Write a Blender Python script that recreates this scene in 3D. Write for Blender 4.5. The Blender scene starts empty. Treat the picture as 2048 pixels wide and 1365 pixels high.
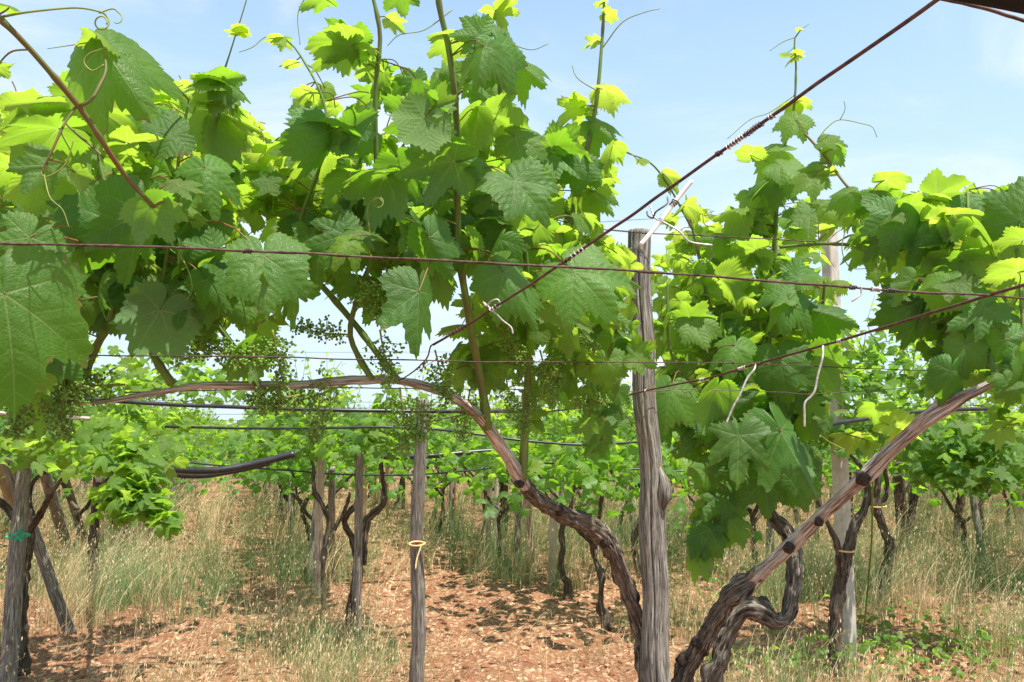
import bpy, math, random
import numpy as np
from math import radians, sin, cos, pi

sc = bpy.context.scene
COL = sc.collection
random.seed(11)
RNG = np.random.default_rng(11)

# ------------------------------------------------------------------ camera, sky, sun, exposure
EYE = np.array([0.0, 0.0, 1.30])
LENS = 30.0
F = LENS / 36.0 * 2048.0                       # focal length in photograph pixels
PITCH = math.atan(180.0 / F)
cam = bpy.data.cameras.new("camera")
cam.lens = LENS
cam.sensor_width = 36.0
cam.clip_start = 0.05
cam.clip_end = 2000.0
cam_o = bpy.data.objects.new("camera", cam)
cam_o.location = EYE
cam_o.rotation_euler = (pi / 2 + PITCH, 0, 0)
COL.objects.link(cam_o)
sc.camera = cam_o

SUN_EL, SUN_AZ = radians(67), radians(140)     # azimuth clockwise from +Y (view direction)
w = bpy.data.worlds.new("World")
sc.world = w
w.use_nodes = True
nt = w.node_tree
nt.nodes.clear()
N, L = nt.nodes.new, nt.links.new
sky = N("ShaderNodeTexSky")
sky.sky_type = 'NISHITA'
sky.sun_disc = False
sky.sun_elevation = SUN_EL
sky.sun_rotation = SUN_AZ
sky.air_density = 1.0
sky.dust_density = 1.5
sky.ozone_density = 1.5
tc = N("ShaderNodeTexCoord")
mp = N("ShaderNodeMapping")
mp.inputs["Scale"].default_value = (1.2, 1.2, 3.6)
mp.inputs["Rotation"].default_value = (0.0, 0.25, 0.5)
n1 = N("ShaderNodeTexNoise")
n1.inputs["Scale"].default_value = 2.1
n1.inputs["Detail"].default_value = 7
n1.inputs["Roughness"].default_value = 0.55
n1.inputs["Distortion"].default_value = 0.5
cr = N("ShaderNodeMapRange")
cr.interpolation_type = 'SMOOTHSTEP'
cr.inputs["From Min"].default_value = 0.41
cr.inputs["From Max"].default_value = 0.74
cr.inputs["To Min"].default_value = 0.0
cr.inputs["To Max"].default_value = 0.85
sep = N("ShaderNodeSeparateXYZ")
hz = N("ShaderNodeMapRange")                   # thin white veil that thickens to the horizon
hz.inputs["From Min"].default_value = 0.0
hz.inputs["From Max"].default_value = 0.80
hz.inputs["To Min"].default_value = 0.96
hz.inputs["To Max"].default_value = 0.0
mx1 = N("ShaderNodeMixRGB")
mx1.inputs["Color2"].default_value = (4.8, 5.7, 6.3, 1)
mx2 = N("ShaderNodeMixRGB")
mx2.inputs["Color2"].default_value = (6.2, 6.4, 6.55, 1)
gain = N("ShaderNodeMixRGB")
gain.blend_type = 'MULTIPLY'
gain.inputs["Fac"].default_value = 1.0
gain.inputs["Color2"].default_value = (1.02, 1.52, 1.78, 1)
bg = N("ShaderNodeBackground")
bg.inputs["Strength"].default_value = 0.10
out = N("ShaderNodeOutputWorld")
L(tc.outputs["Generated"], mp.inputs["Vector"])
L(mp.outputs["Vector"], n1.inputs["Vector"])
L(n1.outputs["Fac"], cr.inputs["Value"])
L(tc.outputs["Generated"], sep.inputs["Vector"])
L(sep.outputs["Z"], hz.inputs["Value"])
L(sky.outputs["Color"], gain.inputs["Color1"])
zen = N("ShaderNodeMapRange")                  # the blue deepens towards the zenith
zen.inputs["From Min"].default_value = 0.42
zen.inputs["From Max"].default_value = 0.85
zen.inputs["To Min"].default_value = 0.0
zen.inputs["To Max"].default_value = 0.68
mz = N("ShaderNodeMixRGB")
mz.inputs["Color2"].default_value = (0.35, 0.75, 1.5, 1)
L(sep.outputs["Z"], zen.inputs["Value"])
L(zen.outputs["Result"], mz.inputs["Fac"])
L(gain.outputs["Color"], mz.inputs["Color1"])
L(mz.outputs["Color"], mx1.inputs["Color1"])
L(hz.outputs["Result"], mx1.inputs["Fac"])
L(mx1.outputs["Color"], mx2.inputs["Color1"])
L(cr.outputs["Result"], mx2.inputs["Fac"])
L(mx2.outputs["Color"], bg.inputs["Color"])
L(bg.outputs["Background"], out.inputs["Surface"])

sun = bpy.data.lights.new("sun", 'SUN')
sun.energy = 5.0
sun.angle = radians(0.53)
sun.color = (1.0, 0.95, 0.86)
sun_o = bpy.data.objects.new("sun", sun)
sun_o.rotation_euler = (pi / 2 - SUN_EL, 0, pi - SUN_AZ)
sun_o.location = (3, -2, 8)
COL.objects.link(sun_o)

sc.view_settings.view_transform = 'Standard'
sc.view_settings.look = 'None'
sc.view_settings.gamma = 1.0
sc.view_settings.exposure = 0.82
sc.render.engine = 'CYCLES'
sc.cycles.max_bounces = 8
sc.cycles.diffuse_bounces = 4
sc.cycles.glossy_bounces = 2
sc.cycles.transmission_bounces = 4
sc.cycles.use_denoising = True

# ------------------------------------------------------------------ pixel helpers (photograph pixels 2048 x 1365)
R_ = np.array([1.0, 0, 0])
UP = np.array([0, -sin(PITCH), cos(PITCH)])
FW = np.array([0, cos(PITCH), sin(PITCH)])


def ray(px, py):
    return FW + R_ * ((px - 1024.0) / F) + UP * ((682.5 - py) / F)


def P(px, py, d):
    """World point seen at that pixel, d metres in front of the eye along +Y."""
    r = ray(px, py)
    return EYE + r * (d / r[1])


def G(px, py, z=0.0):
    r = ray(px, py)
    return EYE + r * ((z - EYE[2]) / r[2])


# ------------------------------------------------------------------ noise
_perm = np.random.default_rng(5).random(65536)


def _h(i, j, k):
    return _perm[(i * 73856093 ^ j * 19349663 ^ k * 83492791) & 65535]


def vnoise(p):
    p = np.asarray(p, dtype=float)
    i = np.floor(p).astype(np.int64)
    f = p - i
    f = f * f * (3 - 2 * f)
    r = 0
    for a in (0, 1):
        wa = f[..., 0] if a else 1 - f[..., 0]
        for b in (0, 1):
            wb = f[..., 1] if b else 1 - f[..., 1]
            for c in (0, 1):
                wc = f[..., 2] if c else 1 - f[..., 2]
                r = r + wa * wb * wc * _h(i[..., 0] + a, i[..., 1] + b, i[..., 2] + c)
    return r * 2 - 1


def fbm(p, o=3):
    p = np.asarray(p, dtype=float)
    s, a = 0, 1.0
    for k in range(o):
        s = s + a * vnoise(p * (2.03 ** k) + 17.3 * k)
        a *= 0.5
    return s


# ------------------------------------------------------------------ mesh container
class MB:
    def __init__(self):
        self.V, self.T, self.A, self.F = [], [], [], []
        self.n = 0

    def add(self, V, Fs, tc=None, tone=0.0, mat=0):
        V = np.asarray(V, dtype=np.float32).reshape(-1, 3)
        m = len(V)
        self.V.append(V)
        self.T.append(np.zeros((m, 3), np.float32) if tc is None else np.asarray(tc, np.float32).reshape(-1, 3))
        self.A.append(np.broadcast_to(np.asarray(tone, np.float32), (m,)).astype(np.float32))
        if not isinstance(Fs, (list, tuple)):
            Fs = [Fs]
        for f in Fs:
            f = np.asarray(f, dtype=np.int64)
            if len(f):
                self.F.append((f + self.n, mat))
        self.n += m

    def mesh(self, name, mats, smooth=True):
        me = bpy.data.meshes.new(name)
        V = np.concatenate(self.V)
        me.vertices.add(len(V))
        me.vertices.foreach_set("co", V.ravel())
        li = np.concatenate([f.ravel() for f, _ in self.F]).astype(np.int32)
        tot = np.concatenate([np.full(len(f), f.shape[1], np.int32) for f, _ in self.F])
        mi = np.concatenate([np.full(len(f), m, np.int32) for f, m in self.F])
        st = np.concatenate([[0], np.cumsum(tot)[:-1]]).astype(np.int32)
        me.loops.add(len(li))
        me.loops.foreach_set("vertex_index", li)
        me.polygons.add(len(tot))
        me.polygons.foreach_set("loop_start", st)
        me.polygons.foreach_set("loop_total", tot)
        me.polygons.foreach_set("material_index", mi)
        me.polygons.foreach_set("use_smooth", np.full(len(tot), smooth, bool))
        for m in mats:
            me.materials.append(m)
        a = me.attributes.new("tc", 'FLOAT_VECTOR', 'POINT')
        a.data.foreach_set("vector", np.concatenate(self.T).ravel())
        a = me.attributes.new("tone", 'FLOAT', 'POINT')
        a.data.foreach_set("value", np.concatenate(self.A))
        me.update(calc_edges=True)
        me.validate()
        return me

    def obj(self, name, mats, parent=None, smooth=True):
        if not isinstance(mats, (list, tuple)):
            mats = [mats]
        o = bpy.data.objects.new(name, self.mesh(name, mats, smooth))
        COL.objects.link(o)
        if parent is not None:
            o.parent = parent
            if parent.type == 'EMPTY':
                o.matrix_parent_inverse = parent.matrix_world.inverted() if False else o.matrix_parent_inverse
        return o


def tag(o, label=None, cat=None, group=None, kind=None):
    if label:
        o["label"] = label
    if cat:
        o["category"] = cat
    if group:
        o["group"] = group
    if kind:
        o["kind"] = kind
    return o


def thing(name, label, cat, loc=(0, 0, 0), group=None):
    o = bpy.data.objects.new(name, None)
    o.empty_display_size = 0.1
    o.location = [float(v) for v in loc]
    COL.objects.link(o)
    return tag(o, label, cat, group)


def part(mb, name, mats, parent, smooth=True):
    """Parts are modelled in world coordinates; take out the base location of their thing."""
    root = parent
    off = np.zeros(3)
    while root is not None:
        off += np.array(root.location)
        root = root.parent
    for v in mb.V:
        v -= off.astype(np.float32)
    return mb.obj(name, mats, parent, smooth)


def copy_tree(o, parent=None):
    c = o.copy()
    COL.objects.link(c)
    if parent is not None:
        c.parent = parent
    for ch in list(o.children):
        copy_tree(ch, c)
    return c


# ------------------------------------------------------------------ curves and tubes
def spline(pts, n, extra=None):
    """Catmull-Rom through rows of pts (any columns)."""
    p = np.asarray(pts, dtype=float)
    if len(p) == 2:
        t = np.linspace(0, 1, n)[:, None]
        return p[0] * (1 - t) + p[1] * t
    q = np.vstack([2 * p[0] - p[1], p, 2 * p[-1] - p[-2]])
    seg = np.linalg.norm(np.diff(p[:, :3], axis=0), axis=1)
    cum = np.concatenate([[0], np.cumsum(seg)])
    s = np.linspace(0, cum[-1], n)
    i = np.clip(np.searchsorted(cum, s, side='right') - 1, 0, len(p) - 2)
    t = ((s - cum[i]) / np.maximum(seg[i], 1e-9))[:, None]
    a, b, c, d = q[i], q[i + 1], q[i + 2], q[i + 3]
    r = 0.5 * ((2 * b) + (c - a) * t + (2 * a - 5 * b + 4 * c - d) * t * t + (3 * b - a - 3 * c + d) * t ** 3)
    if r.shape[1] > 3:
        lo = np.minimum(b, c)[:, 3]
        hi = np.maximum(b, c)[:, 3]
        r[:, 3] = np.clip(r[:, 3], lo, hi)
    return r


def frames(C):
    T = np.gradient(C, axis=0)
    T /= np.linalg.norm(T, axis=1)[:, None] + 1e-12
    ref = np.array([0, 0, 1.0]) if abs(T[0][2]) < 0.9 else np.array([0, 1.0, 0])
    u = np.cross(ref, T[0])
    u /= np.linalg.norm(u)
    U = [u]
    for k in range(1, len(C)):
        u = U[-1] - T[k] * np.dot(U[-1], T[k])
        u /= np.linalg.norm(u) + 1e-12
        U.append(u)
    U = np.array(U)
    return T, U, np.cross(T, U)


def tube(mb, C, rad, seg=8, bark=0.0, bf=(3.0, 14.0), lump=0.0, tone=0.0, mat=0, cap=True, seed=0, crack=None):
    C = np.asarray(C, dtype=float)[:, :3]
    n = len(C)
    rad = np.broadcast_to(np.asarray(rad, dtype=float), (n,))
    T, U, W = frames(C)
    a = np.linspace(0, 2 * pi, seg, endpoint=False)
    ln = np.concatenate([[0], np.cumsum(np.linalg.norm(np.diff(C, axis=0), axis=1))])
    ca, sa = np.cos(a), np.sin(a)
    r = np.repeat(rad[:, None], seg, 1)
    R0 = rad.mean()
    tw = 0.0
    if bark or lump:
        A, Lg = np.meshgrid(a, ln)
        if bark:
            q = np.stack([np.cos(A) * bf[0] + seed, np.sin(A) * bf[0], Lg * bf[1]], -1)
            v = fbm(q, 3)
            r = r * (1 + bark * (np.abs(v) * 2 - 1.05))
        if lump:
            q = np.stack([np.cos(A) * 1.1 + seed * 2.1, np.sin(A) * 1.1, Lg / (R0 * 3.2)], -1)
            r = r * (1 + lump * fbm(q, 2))
    if crack is not None:
        A, Lg = np.meshgrid(a, ln)
        for (a0, wd, dep, wob) in crack:
            da = (A - a0 - wob * vnoise(np.stack([Lg * 3, Lg * 0 + a0, Lg * 0], -1)) + pi) % (2 * pi) - pi
            r = r * (1 - dep * np.exp(-(da / wd) ** 2))
    V = C[:, None, :] + r[..., None] * (ca[None, :, None] * U[:, None, :] + sa[None, :, None] * W[:, None, :])
    tcv = np.stack([np.repeat(ca[None] * R0, n, 0) + seed * 0.37, np.repeat(sa[None] * R0, n, 0), np.repeat(ln[:, None], seg, 1)], -1)
    i = np.arange(n - 1)[:, None] * seg
    j = np.arange(seg)[None]
    k = (j + 1) % seg
    Q = np.stack([i + j, i + k, i + seg + k, i + seg + j], -1).reshape(-1, 4)
    V = V.reshape(-1, 3)
    tcv = tcv.reshape(-1, 3)
    fs = [Q]
    if cap:
        V = np.vstack([V, C[0], C[-1]])
        tcv = np.vstack([tcv, [seed * 0.37, 0, 0], [seed * 0.37, 0, ln[-1]]])
        b = n * seg
        j = np.arange(seg)
        k = (j + 1) % seg
        fs.append(np.stack([np.full(seg, b), k, j], -1))
        fs.append(np.stack([np.full(seg, b + 1), (n - 1) * seg + j, (n - 1) * seg + k], -1))
    tn = tone if np.isscalar(tone) else np.concatenate([np.repeat(tone, seg), [tone[0], tone[-1]] if cap else []])
    mb.add(V, fs, tcv, tn, mat)


def pxline(rows, n=40):
    """rows of (px, py, depth, width_px): a world-space curve and its radius."""
    q = [np.append(P(x, y, d), 0.5 * wd * d / F) for (x, y, d, wd) in rows]
    r = spline(q, n)
    return r[:, :3], r[:, 3]


def box_post(mb, a, b, sx, sy, rz=0.0, tone=0.0, n=14, jit=0.0):
    """Squared post from a to b with slightly broken edges."""
    a, b = np.asarray(a, float), np.asarray(b, float)
    t = np.linspace(0, 1, n)[:, None]
    C = a * (1 - t) + b * t
    e = 0.12
    sec = np.array([(-1 + e, -1), (1 - e, -1), (1, -1 + e), (1, 1 - e), (1 - e, 1), (-1 + e, 1), (-1, 1 - e), (-1, -1 + e)]) * 0.5
    c, s = cos(rz), sin(rz)
    sec = sec * [sx, sy]
    sec = np.stack([sec[:, 0] * c - sec[:, 1] * s, sec[:, 0] * s + sec[:, 1] * c], -1)
    V = np.zeros((n, 8, 3))
    V[:, :, :2] = C[:, None, :2] + sec[None]
    V[:, :, 2] = C[:, None, 2]
    if jit:
        V[:, :, :2] += (RNG.random((n, 8, 2)) - 0.5) * jit
    ln = np.linalg.norm(C - a, axis=1)
    tcv = np.stack([np.repeat(sec[None, :, 0], n, 0), np.repeat(sec[None, :, 1], n, 0), np.repeat(ln[:, None], 8, 1)], -1)
    i = np.arange(n - 1)[:, None] * 8
    j = np.arange(8)[None]
    k = (j + 1) % 8
    Q = np.stack([i + j, i + k, i + 8 + k, i + 8 + j], -1).reshape(-1, 4)
    cap = np.array([[(n - 1) * 8 + q for q in range(8)]])
    mb.add(V.reshape(-1, 3), [Q, cap], tcv.reshape(-1, 3), tone)


def ico(sub=1):
    t = (1 + 5 ** 0.5) / 2
    v = np.array([(-1, t, 0), (1, t, 0), (-1, -t, 0), (1, -t, 0), (0, -1, t), (0, 1, t), (0, -1, -t), (0, 1, -t), (t, 0, -1), (t, 0, 1), (-t, 0, -1), (-t, 0, 1)], float)
    v /= np.linalg.norm(v[0])
    f = [(0, 11, 5), (0, 5, 1), (0, 1, 7), (0, 7, 10), (0, 10, 11), (1, 5, 9), (5, 11, 4), (11, 10, 2), (10, 7, 6), (7, 1, 8), (3, 9, 4), (3, 4, 2), (3, 2, 6), (3, 6, 8), (3, 8, 9), (4, 9, 5), (2, 4, 11), (6, 2, 10), (8, 6, 7), (9, 8, 1)]
    for _ in range(sub):
        v = list(map(tuple, v))
        cache, nf = {}, []

        def mid(a, b):
            k = (min(a, b), max(a, b))
            if k not in cache:
                m = (np.array(v[a]) + np.array(v[b])) / 2
                v.append(tuple(m / np.linalg.norm(m)))
                cache[k] = len(v) - 1
            return cache[k]
        for a, b, c in f:
            x, y, z = mid(a, b), mid(b, c), mid(c, a)
            nf += [(a, x, z), (b, y, x), (c, z, y), (x, y, z)]
        f = nf
        v = np.array(v)
    return np.array(v), np.array(f)


ICO0, ICO1 = ico(0), ico(1)


def blobs(mb, base, pos, scale, tone, mat=0, rnd=0.0):
    bv, bf = base
    pos = np.asarray(pos)
    n, m = len(pos), len(bv)
    sv = np.asarray(scale)
    sv = sv[:, None, None] if sv.ndim == 1 else sv[:, None, :]
    J = 1.0 if not rnd else 1 + (RNG.random((n, m, 1)) - 0.5) * rnd
    V = pos[:, None, :] + bv[None] * sv * J
    Fi = (bf[None] + (np.arange(n) * m)[:, None, None]).reshape(-1, 3)
    mb.add(V.reshape(-1, 3), Fi, V.reshape(-1, 3), np.repeat(np.asarray(tone), m), mat)


# ------------------------------------------------------------------ leaf shape
VEINS = np.radians([0, 47, -47, 104, -104])


def leaf_outline(th, lob, rng):
    a = np.degrees(np.abs(th))
    kx = [0, 4, 10, 17, 25, 33, 42, 47, 53, 63, 76, 86, 96, 104, 114, 128, 144, 158, 168, 175, 180]
    s1, s2 = 0.78 - lob * 0.40, 0.70 - lob * 0.30
    ky = [1.04, 0.97, 0.87, 0.80 - lob * 0.1, s1, s1 + 0.06, 0.85, 0.93, 0.85, 0.74, s2, s2 + 0.03, 0.68, 0.74, 0.67, 0.60, 0.55, 0.48, 0.38, 0.22, 0.05]
    return np.interp(a, kx, ky)


def leaf_template(rng, nang=150, ringf=(0.22, 0.42, 0.6, 0.76, 0.88, 1.0), lob=0.3, curl=1.0, teeth=True):
    """Grape leaf: junction at the origin, tip +Y, upper face +Z, central lobe of length 1."""
    th = np.linspace(-pi, pi, nang, endpoint=False)
    r = leaf_outline(th, lob, rng)
    asym = 1 + 0.06 * rng.standard_normal() * np.sin(th)
    r = r * asym
    if teeth:
        a = np.degrees(np.abs(th))
        nt_ = nang / 8.6
        warp = 0.35 * np.sin(3.1 * np.abs(th) + rng.random() * 6)
        u_ = np.abs(th) / pi * nt_ + warp
        ph = u_ % 1.0
        saw = np.where(ph > 0.62, (1 - ph) / 0.38, ph / 0.62) ** 1.25
        ta = 0.55 + 0.9 * rng.random(64)
        amp = 0.125 * ta[(np.floor(u_).astype(int) + (th > 0) * 31) % 64] * np.clip((170 - a) / 30, 0.15, 1)
        r = r * (1 + amp * (saw - 0.5)) 
    rg = np.array(ringf)
    RR = rg[:, None] * r[None]
    X = RR * np.sin(th)[None]
    Y = RR * np.cos(th)[None]
    X = X * rng.uniform(0.82, 1.12)
    X = np.concatenate([[0], X.ravel()])
    Y = np.concatenate([[0], Y.ravel()])
    ang = np.arctan2(X, Y)
    rr = np.hypot(X, Y)
    d = np.abs((ang[:, None] - VEINS[None] + pi) % (2 * pi) - pi)
    near = d.min(1)
    along, across = rr * np.cos(near), rr * np.sin(near)
    fold = 0.30 * rng.standard_normal() * curl
    droop = (0.10 + 0.34 * rng.random()) * curl
    side = (0.30 * rng.standard_normal() + 0.12) * curl
    Z = 0.11 * np.minimum(across, 0.22) - fold * 0.5 * np.sqrt(X * X + 0.004)
    Z = Z - droop * np.clip(Y, 0, 2) ** 2 - side * X * X - 0.25 * curl * np.clip(-Y, 0, 1) ** 2
    p1, p2 = rng.random(2) * 6.28
    Z = Z + curl * (0.075 * rr ** 2 * np.sin(4 * ang + p1) + 0.05 * rr ** 3 * np.sin(7 * ang + p2))
    Z = Z + 0.02 * np.sin(X * 9 + p1) * np.sin(Y * 8 + p2) * rr
    # edge rolled a little
    edge = np.clip(rr / np.maximum(np.interp(ang, np.append(th, pi), np.append(r, r[0])), 1e-4), 0, 1)
    Z = Z - curl * 0.07 * edge ** 6 * rng.random()
    if rng.random() < 0.35 * curl:                     # one half folds over the midrib
        k = rng.uniform(0.5, 1.3) * (1 if rng.random() < 0.5 else -1)
        m = np.sign(X) == np.sign(k)
        Xn = np.where(m, X * cos(abs(k)), X)
        Z = np.where(m, Z - np.abs(X) * sin(abs(k)) * 0.8, Z)
        X = Xn
    V = np.stack([X, Y, Z], -1)
    n = nang
    k = np.arange(n)
    k2 = (k + 1) % n
    fan = np.stack([np.zeros(n, int), 1 + k2, 1 + k], -1)
    qs = []
    for q in range(len(rg) - 1):
        b = 1 + q * n
        qs.append(np.stack([b + k, b + k2, b + n + k2, b + n + k], -1))
    fs = [fan] + ([np.concatenate(qs)] if qs else [])
    return V, fs, np.stack([along, across, edge], -1)


_r = np.random.default_rng(3)
HI = [leaf_template(_r, lob=0.95 * (k % 7) / 6.0 * (0.6 + 0.4 * _r.random()), curl=0.8 + 0.9 * _r.random()) for k in range(28)]
MID = [leaf_template(_r, nang=80, ringf=(0.45, 0.8, 1.0), lob=0.2 + 0.6 * _r.random(), curl=0.8 + 0.6 * _r.random()) for k in range(14)]
LOW = [leaf_template(_r, nang=30, ringf=(0.55, 1.0), lob=0.5 * _r.random() + 0.1, curl=1.0, teeth=False) for k in range(12)]


def basis(tip, nrm):
    nrm = nrm / np.linalg.norm(nrm)
    t = tip - nrm * np.dot(tip, nrm)
    l_ = np.linalg.norm(t)
    if l_ < 1e-4:
        t = np.cross(nrm, [1, 0, 0.1])
        l_ = np.linalg.norm(t)
    t /= l_
    return np.stack([np.cross(t, nrm), t, nrm], 0)       # rows: local X, Y, Z


def put_leaf(mb, tpl, o, tip, nrm, size, tone, rnd, mat=0):
    V, fs, t = tpl
    B = basis(np.asarray(tip, float), np.asarray(nrm, float))
    t2 = t.copy()
    t2[:, 2] = t2[:, 2] * 0.5 + rnd * 10.0 // 1 if False else t2[:, 2]
    # last texture coordinate: random number of the leaf plus edge fraction
    t2[:, 2] = math.floor(rnd * 100) + np.clip(t[:, 2], 0, 1) * 0.98
    mb.add(V * size @ B + o, fs, t2, tone, mat)


def petiole(mb, o, tip, nrm, size, to=None, mat=1, rng=random, tone=0.3, rad=None):
    tip = np.asarray(tip, float)
    r = rad or max(0.0011, size * 0.013)
    if to is None:
        back = -tip * 0.7 + np.array([rng.uniform(-.4, .4), rng.uniform(-.1, .5), rng.uniform(-.5, .1)])
        back /= np.linalg.norm(back)
        e = o + back * size * rng.uniform(0.6, 0.95)
    else:
        e = np.asarray(to)
    dist = np.linalg.norm(e - o)
    m1 = o * 0.62 + e * 0.38 - tip * dist * 0.10 + np.array([0, 0, 0.05 * dist])
    C = spline([e, m1, o], 9)
    tube(mb, C, np.linspace(r * 1.35, r, 9), 5, tone=tone, mat=mat, cap=False)


# ------------------------------------------------------------------ materials
def newmat(name):
    m = bpy.data.materials.new(name)
    m.use_nodes = True
    t = m.node_tree
    t.nodes.clear()
    return m, t


class NT:
    def __init__(self, t):
        self.t = t

    def n(self, typ, ins=None, **kw):
        x = self.t.nodes.new(typ)
        for k, v in kw.items():
            setattr(x, k, v)
        for k, v in (ins or {}).items():
            self.s(x.inputs[k], v)
        return x

    def s(self, sock, v):
        if isinstance(v, bpy.types.NodeSocket):
            self.t.links.new(v, sock)
        elif hasattr(v, "outputs"):
            self.t.links.new(v.outputs[0], sock)
        else:
            if sock.type == 'RGBA' and len(v) == 3:
                v = (*v, 1)
            sock.default_value = v

    def math(self, op, a, b=None, c=None, clamp=False):
        x = self.t.nodes.new("ShaderNodeMath")
        x.operation = op
        x.use_clamp = clamp
        for i, v in enumerate((a, b, c)):
            if v is not None:
                self.s(x.inputs[i], v)
        return x.outputs[0]

    def mix(self, f, a, b, blend='MIX'):
        x = self.t.nodes.new("ShaderNodeMixRGB")
        x.blend_type = blend
        self.s(x.inputs[0], f)
        self.s(x.inputs[1], a)
        self.s(x.inputs[2], b)
        return x.outputs[0]

    def ramp(self, v, a, b, lo=0.0, hi=1.0, smooth=True):
        x = self.t.nodes.new("ShaderNodeMapRange")
        x.interpolation_type = 'SMOOTHSTEP' if smooth else 'LINEAR'
        self.s(x.inputs[0], v)
        self.s(x.inputs[1], a)
        self.s(x.inputs[2], b)
        self.s(x.inputs[3], lo)
        self.s(x.inputs[4], hi)
        return x.outputs[0]

    def attr(self, name):
        x = self.t.nodes.new("ShaderNodeAttribute")
        x.attribute_name = name
        return x

    def noise(self, vec, scale, detail=4, rough=0.55, dist=0.0):
        return self.n("ShaderNodeTexNoise", {"Vector": vec, "Scale": scale, "Detail": detail, "Roughness": rough, "Distortion": dist}).outputs["Fac"]


def leaf_material(name, fine=True, shift=(1, 1, 1)):
    m, t = newmat(name)
    q = NT(t)
    at = q.attr("tc")
    tone = q.attr("tone").outputs["Fac"]
    sp = q.n("ShaderNodeSeparateXYZ", {0: at.outputs["Vector"]})
    al, ac, ed = sp.outputs[0], sp.outputs[1], sp.outputs[2]
    rn = q.math('DIVIDE', q.math('FLOOR', ed), 100.0)
    edge = q.math('FRACT', ed)
    up_a = (0.052 * shift[0], 0.132 * shift[1], 0.024 * shift[2])
    up_b = (0.19, 0.31, 0.05)
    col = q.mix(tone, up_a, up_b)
    tr = q.mix(tone, (0.25, 0.58, 0.014), (0.56, 0.73, 0.05))
    und = q.mix(tone, (0.115, 0.215, 0.085), (0.24, 0.36, 0.09))
    geo = q.n("ShaderNodeNewGeometry")
    pos = q.n("ShaderNodeVectorMath", {0: geo.outputs["Position"], 1: (1.0, 1.0, 1.0)}, operation='MULTIPLY').outputs[0]
    nz = q.noise(pos, 22.0, 3, 0.6)
    # leaf to leaf variation and soft mottling
    f1 = q.math('ADD', q.math('MULTIPLY', rn, 0.55), q.math('MULTIPLY', nz, 0.7))
    val = q.math('ADD', q.math('MULTIPLY', f1, 1.25), 0.26)
    col = q.mix(1.0, col, q.n("ShaderNodeCombineXYZ", {0: val, 1: val, 2: val}).outputs[0], 'MULTIPLY')
    bump_h = None
    if fine:
        wv = q.ramp(al, 0.0, 1.0, 0.017, 0.006, False)
        main = q.ramp(ac, q.math('MULTIPLY', wv, 0.35), wv, 1.0, 0.0)
        wob = q.math('MULTIPLY', q.math('SUBTRACT', q.noise(at.outputs["Vector"], 9.0, 2), 0.5), 0.25)
        s = q.math('ADD', q.math('SUBTRACT', q.math('MULTIPLY', al, q.math('ADD', q.math('MULTIPLY', rn, 2.6), 4.8)), q.math('MULTIPLY', ac, q.math('ADD', q.math('MULTIPLY', rn, 1.6), 4.4))), wob)
        tri = q.math('ABSOLUTE', q.math('SUBTRACT', q.math('FRACT', s), 0.5))
        sec = q.ramp(tri, 0.012, 0.055, 1.0, 0.0)
        cell = q.n("ShaderNodeTexVoronoi", {"Vector": at.outputs["Vector"], "Scale": 17.0}, feature='DISTANCE_TO_EDGE').outputs["Distance"]
        ter = q.ramp(cell, 0.0, 0.09, 1.0, 0.0)
        vm = q.math('MAXIMUM', main, q.math('MULTIPLY', sec, 0.55))
        vm2 = q.math('MAXIMUM', vm, q.math('MULTIPLY', ter, 0.20))
        col = q.mix(q.math('MULTIPLY', vm2, 0.62), col, q.mix(tone, (0.17, 0.26, 0.09), (0.30, 0.38, 0.09)))
        und = q.mix(q.math('MULTIPLY', vm2, 0.6), und, (0.30, 0.38, 0.16))
        tr = q.mix(q.math('MULTIPLY', vm2, 0.75), tr, q.mix(tone, (0.42, 0.62, 0.12), (0.80, 0.82, 0.28)))
        puck = q.ramp(cell, 0.0, 0.35, 0.0, 1.0)
        bulge = q.ramp(tri, 0.0, 0.5, 0.0, 1.0)
        bump_h = q.math('ADD', q.math('MULTIPLY', puck, 0.55), q.math('SUBTRACT', q.math('MULTIPLY', bulge, 0.8), q.math('MULTIPLY', main, 0.8)))
    # brownish blemishes and dry margins here and there
    spot = q.ramp(q.noise(pos, 75.0, 2, 0.5), 0.66, 0.70)
    brown = q.math('MULTIPLY', spot, q.ramp(rn, 0.35, 0.85))
    dry = q.math('MULTIPLY', q.ramp(edge, 0.90, 0.98), q.ramp(q.noise(pos, 30.0, 2), 0.50, 0.62))
    bm = q.math('MAXIMUM', q.math('MULTIPLY', brown, 0.5), q.math('MULTIPLY', dry, 0.7))
    col = q.mix(bm, col, (0.20, 0.14, 0.05))
    tr = q.mix(bm, tr, (0.35, 0.22, 0.03))
    back = geo.outputs["Backfacing"]
    colf = q.mix(back, col, und)
    rough = q.ramp(back, 0, 1, 0.48, 0.75, False)
    ins = {"Base Color": colf, "Roughness": rough, "Specular IOR Level": 0.34}
    if bump_h is not None:
        b = q.n("ShaderNodeBump", {"Height": bump_h, "Strength": 0.36, "Distance": 0.0026})
        ins["Normal"] = b.outputs[0]
    pr = q.n("ShaderNodeBsdfPrincipled", ins)
    tl = q.n("ShaderNodeBsdfTranslucent", {"Color": tr})
    fac = q.ramp(tone, 0, 0.6, 0.42, 0.62, False)
    mixs = q.n("ShaderNodeMixShader", {0: fac, 1: pr.outputs[0], 2: tl.outputs[0]})
    o = q.n("ShaderNodeOutputMaterial", {"Surface": mixs.outputs[0]})
    return m


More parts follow.
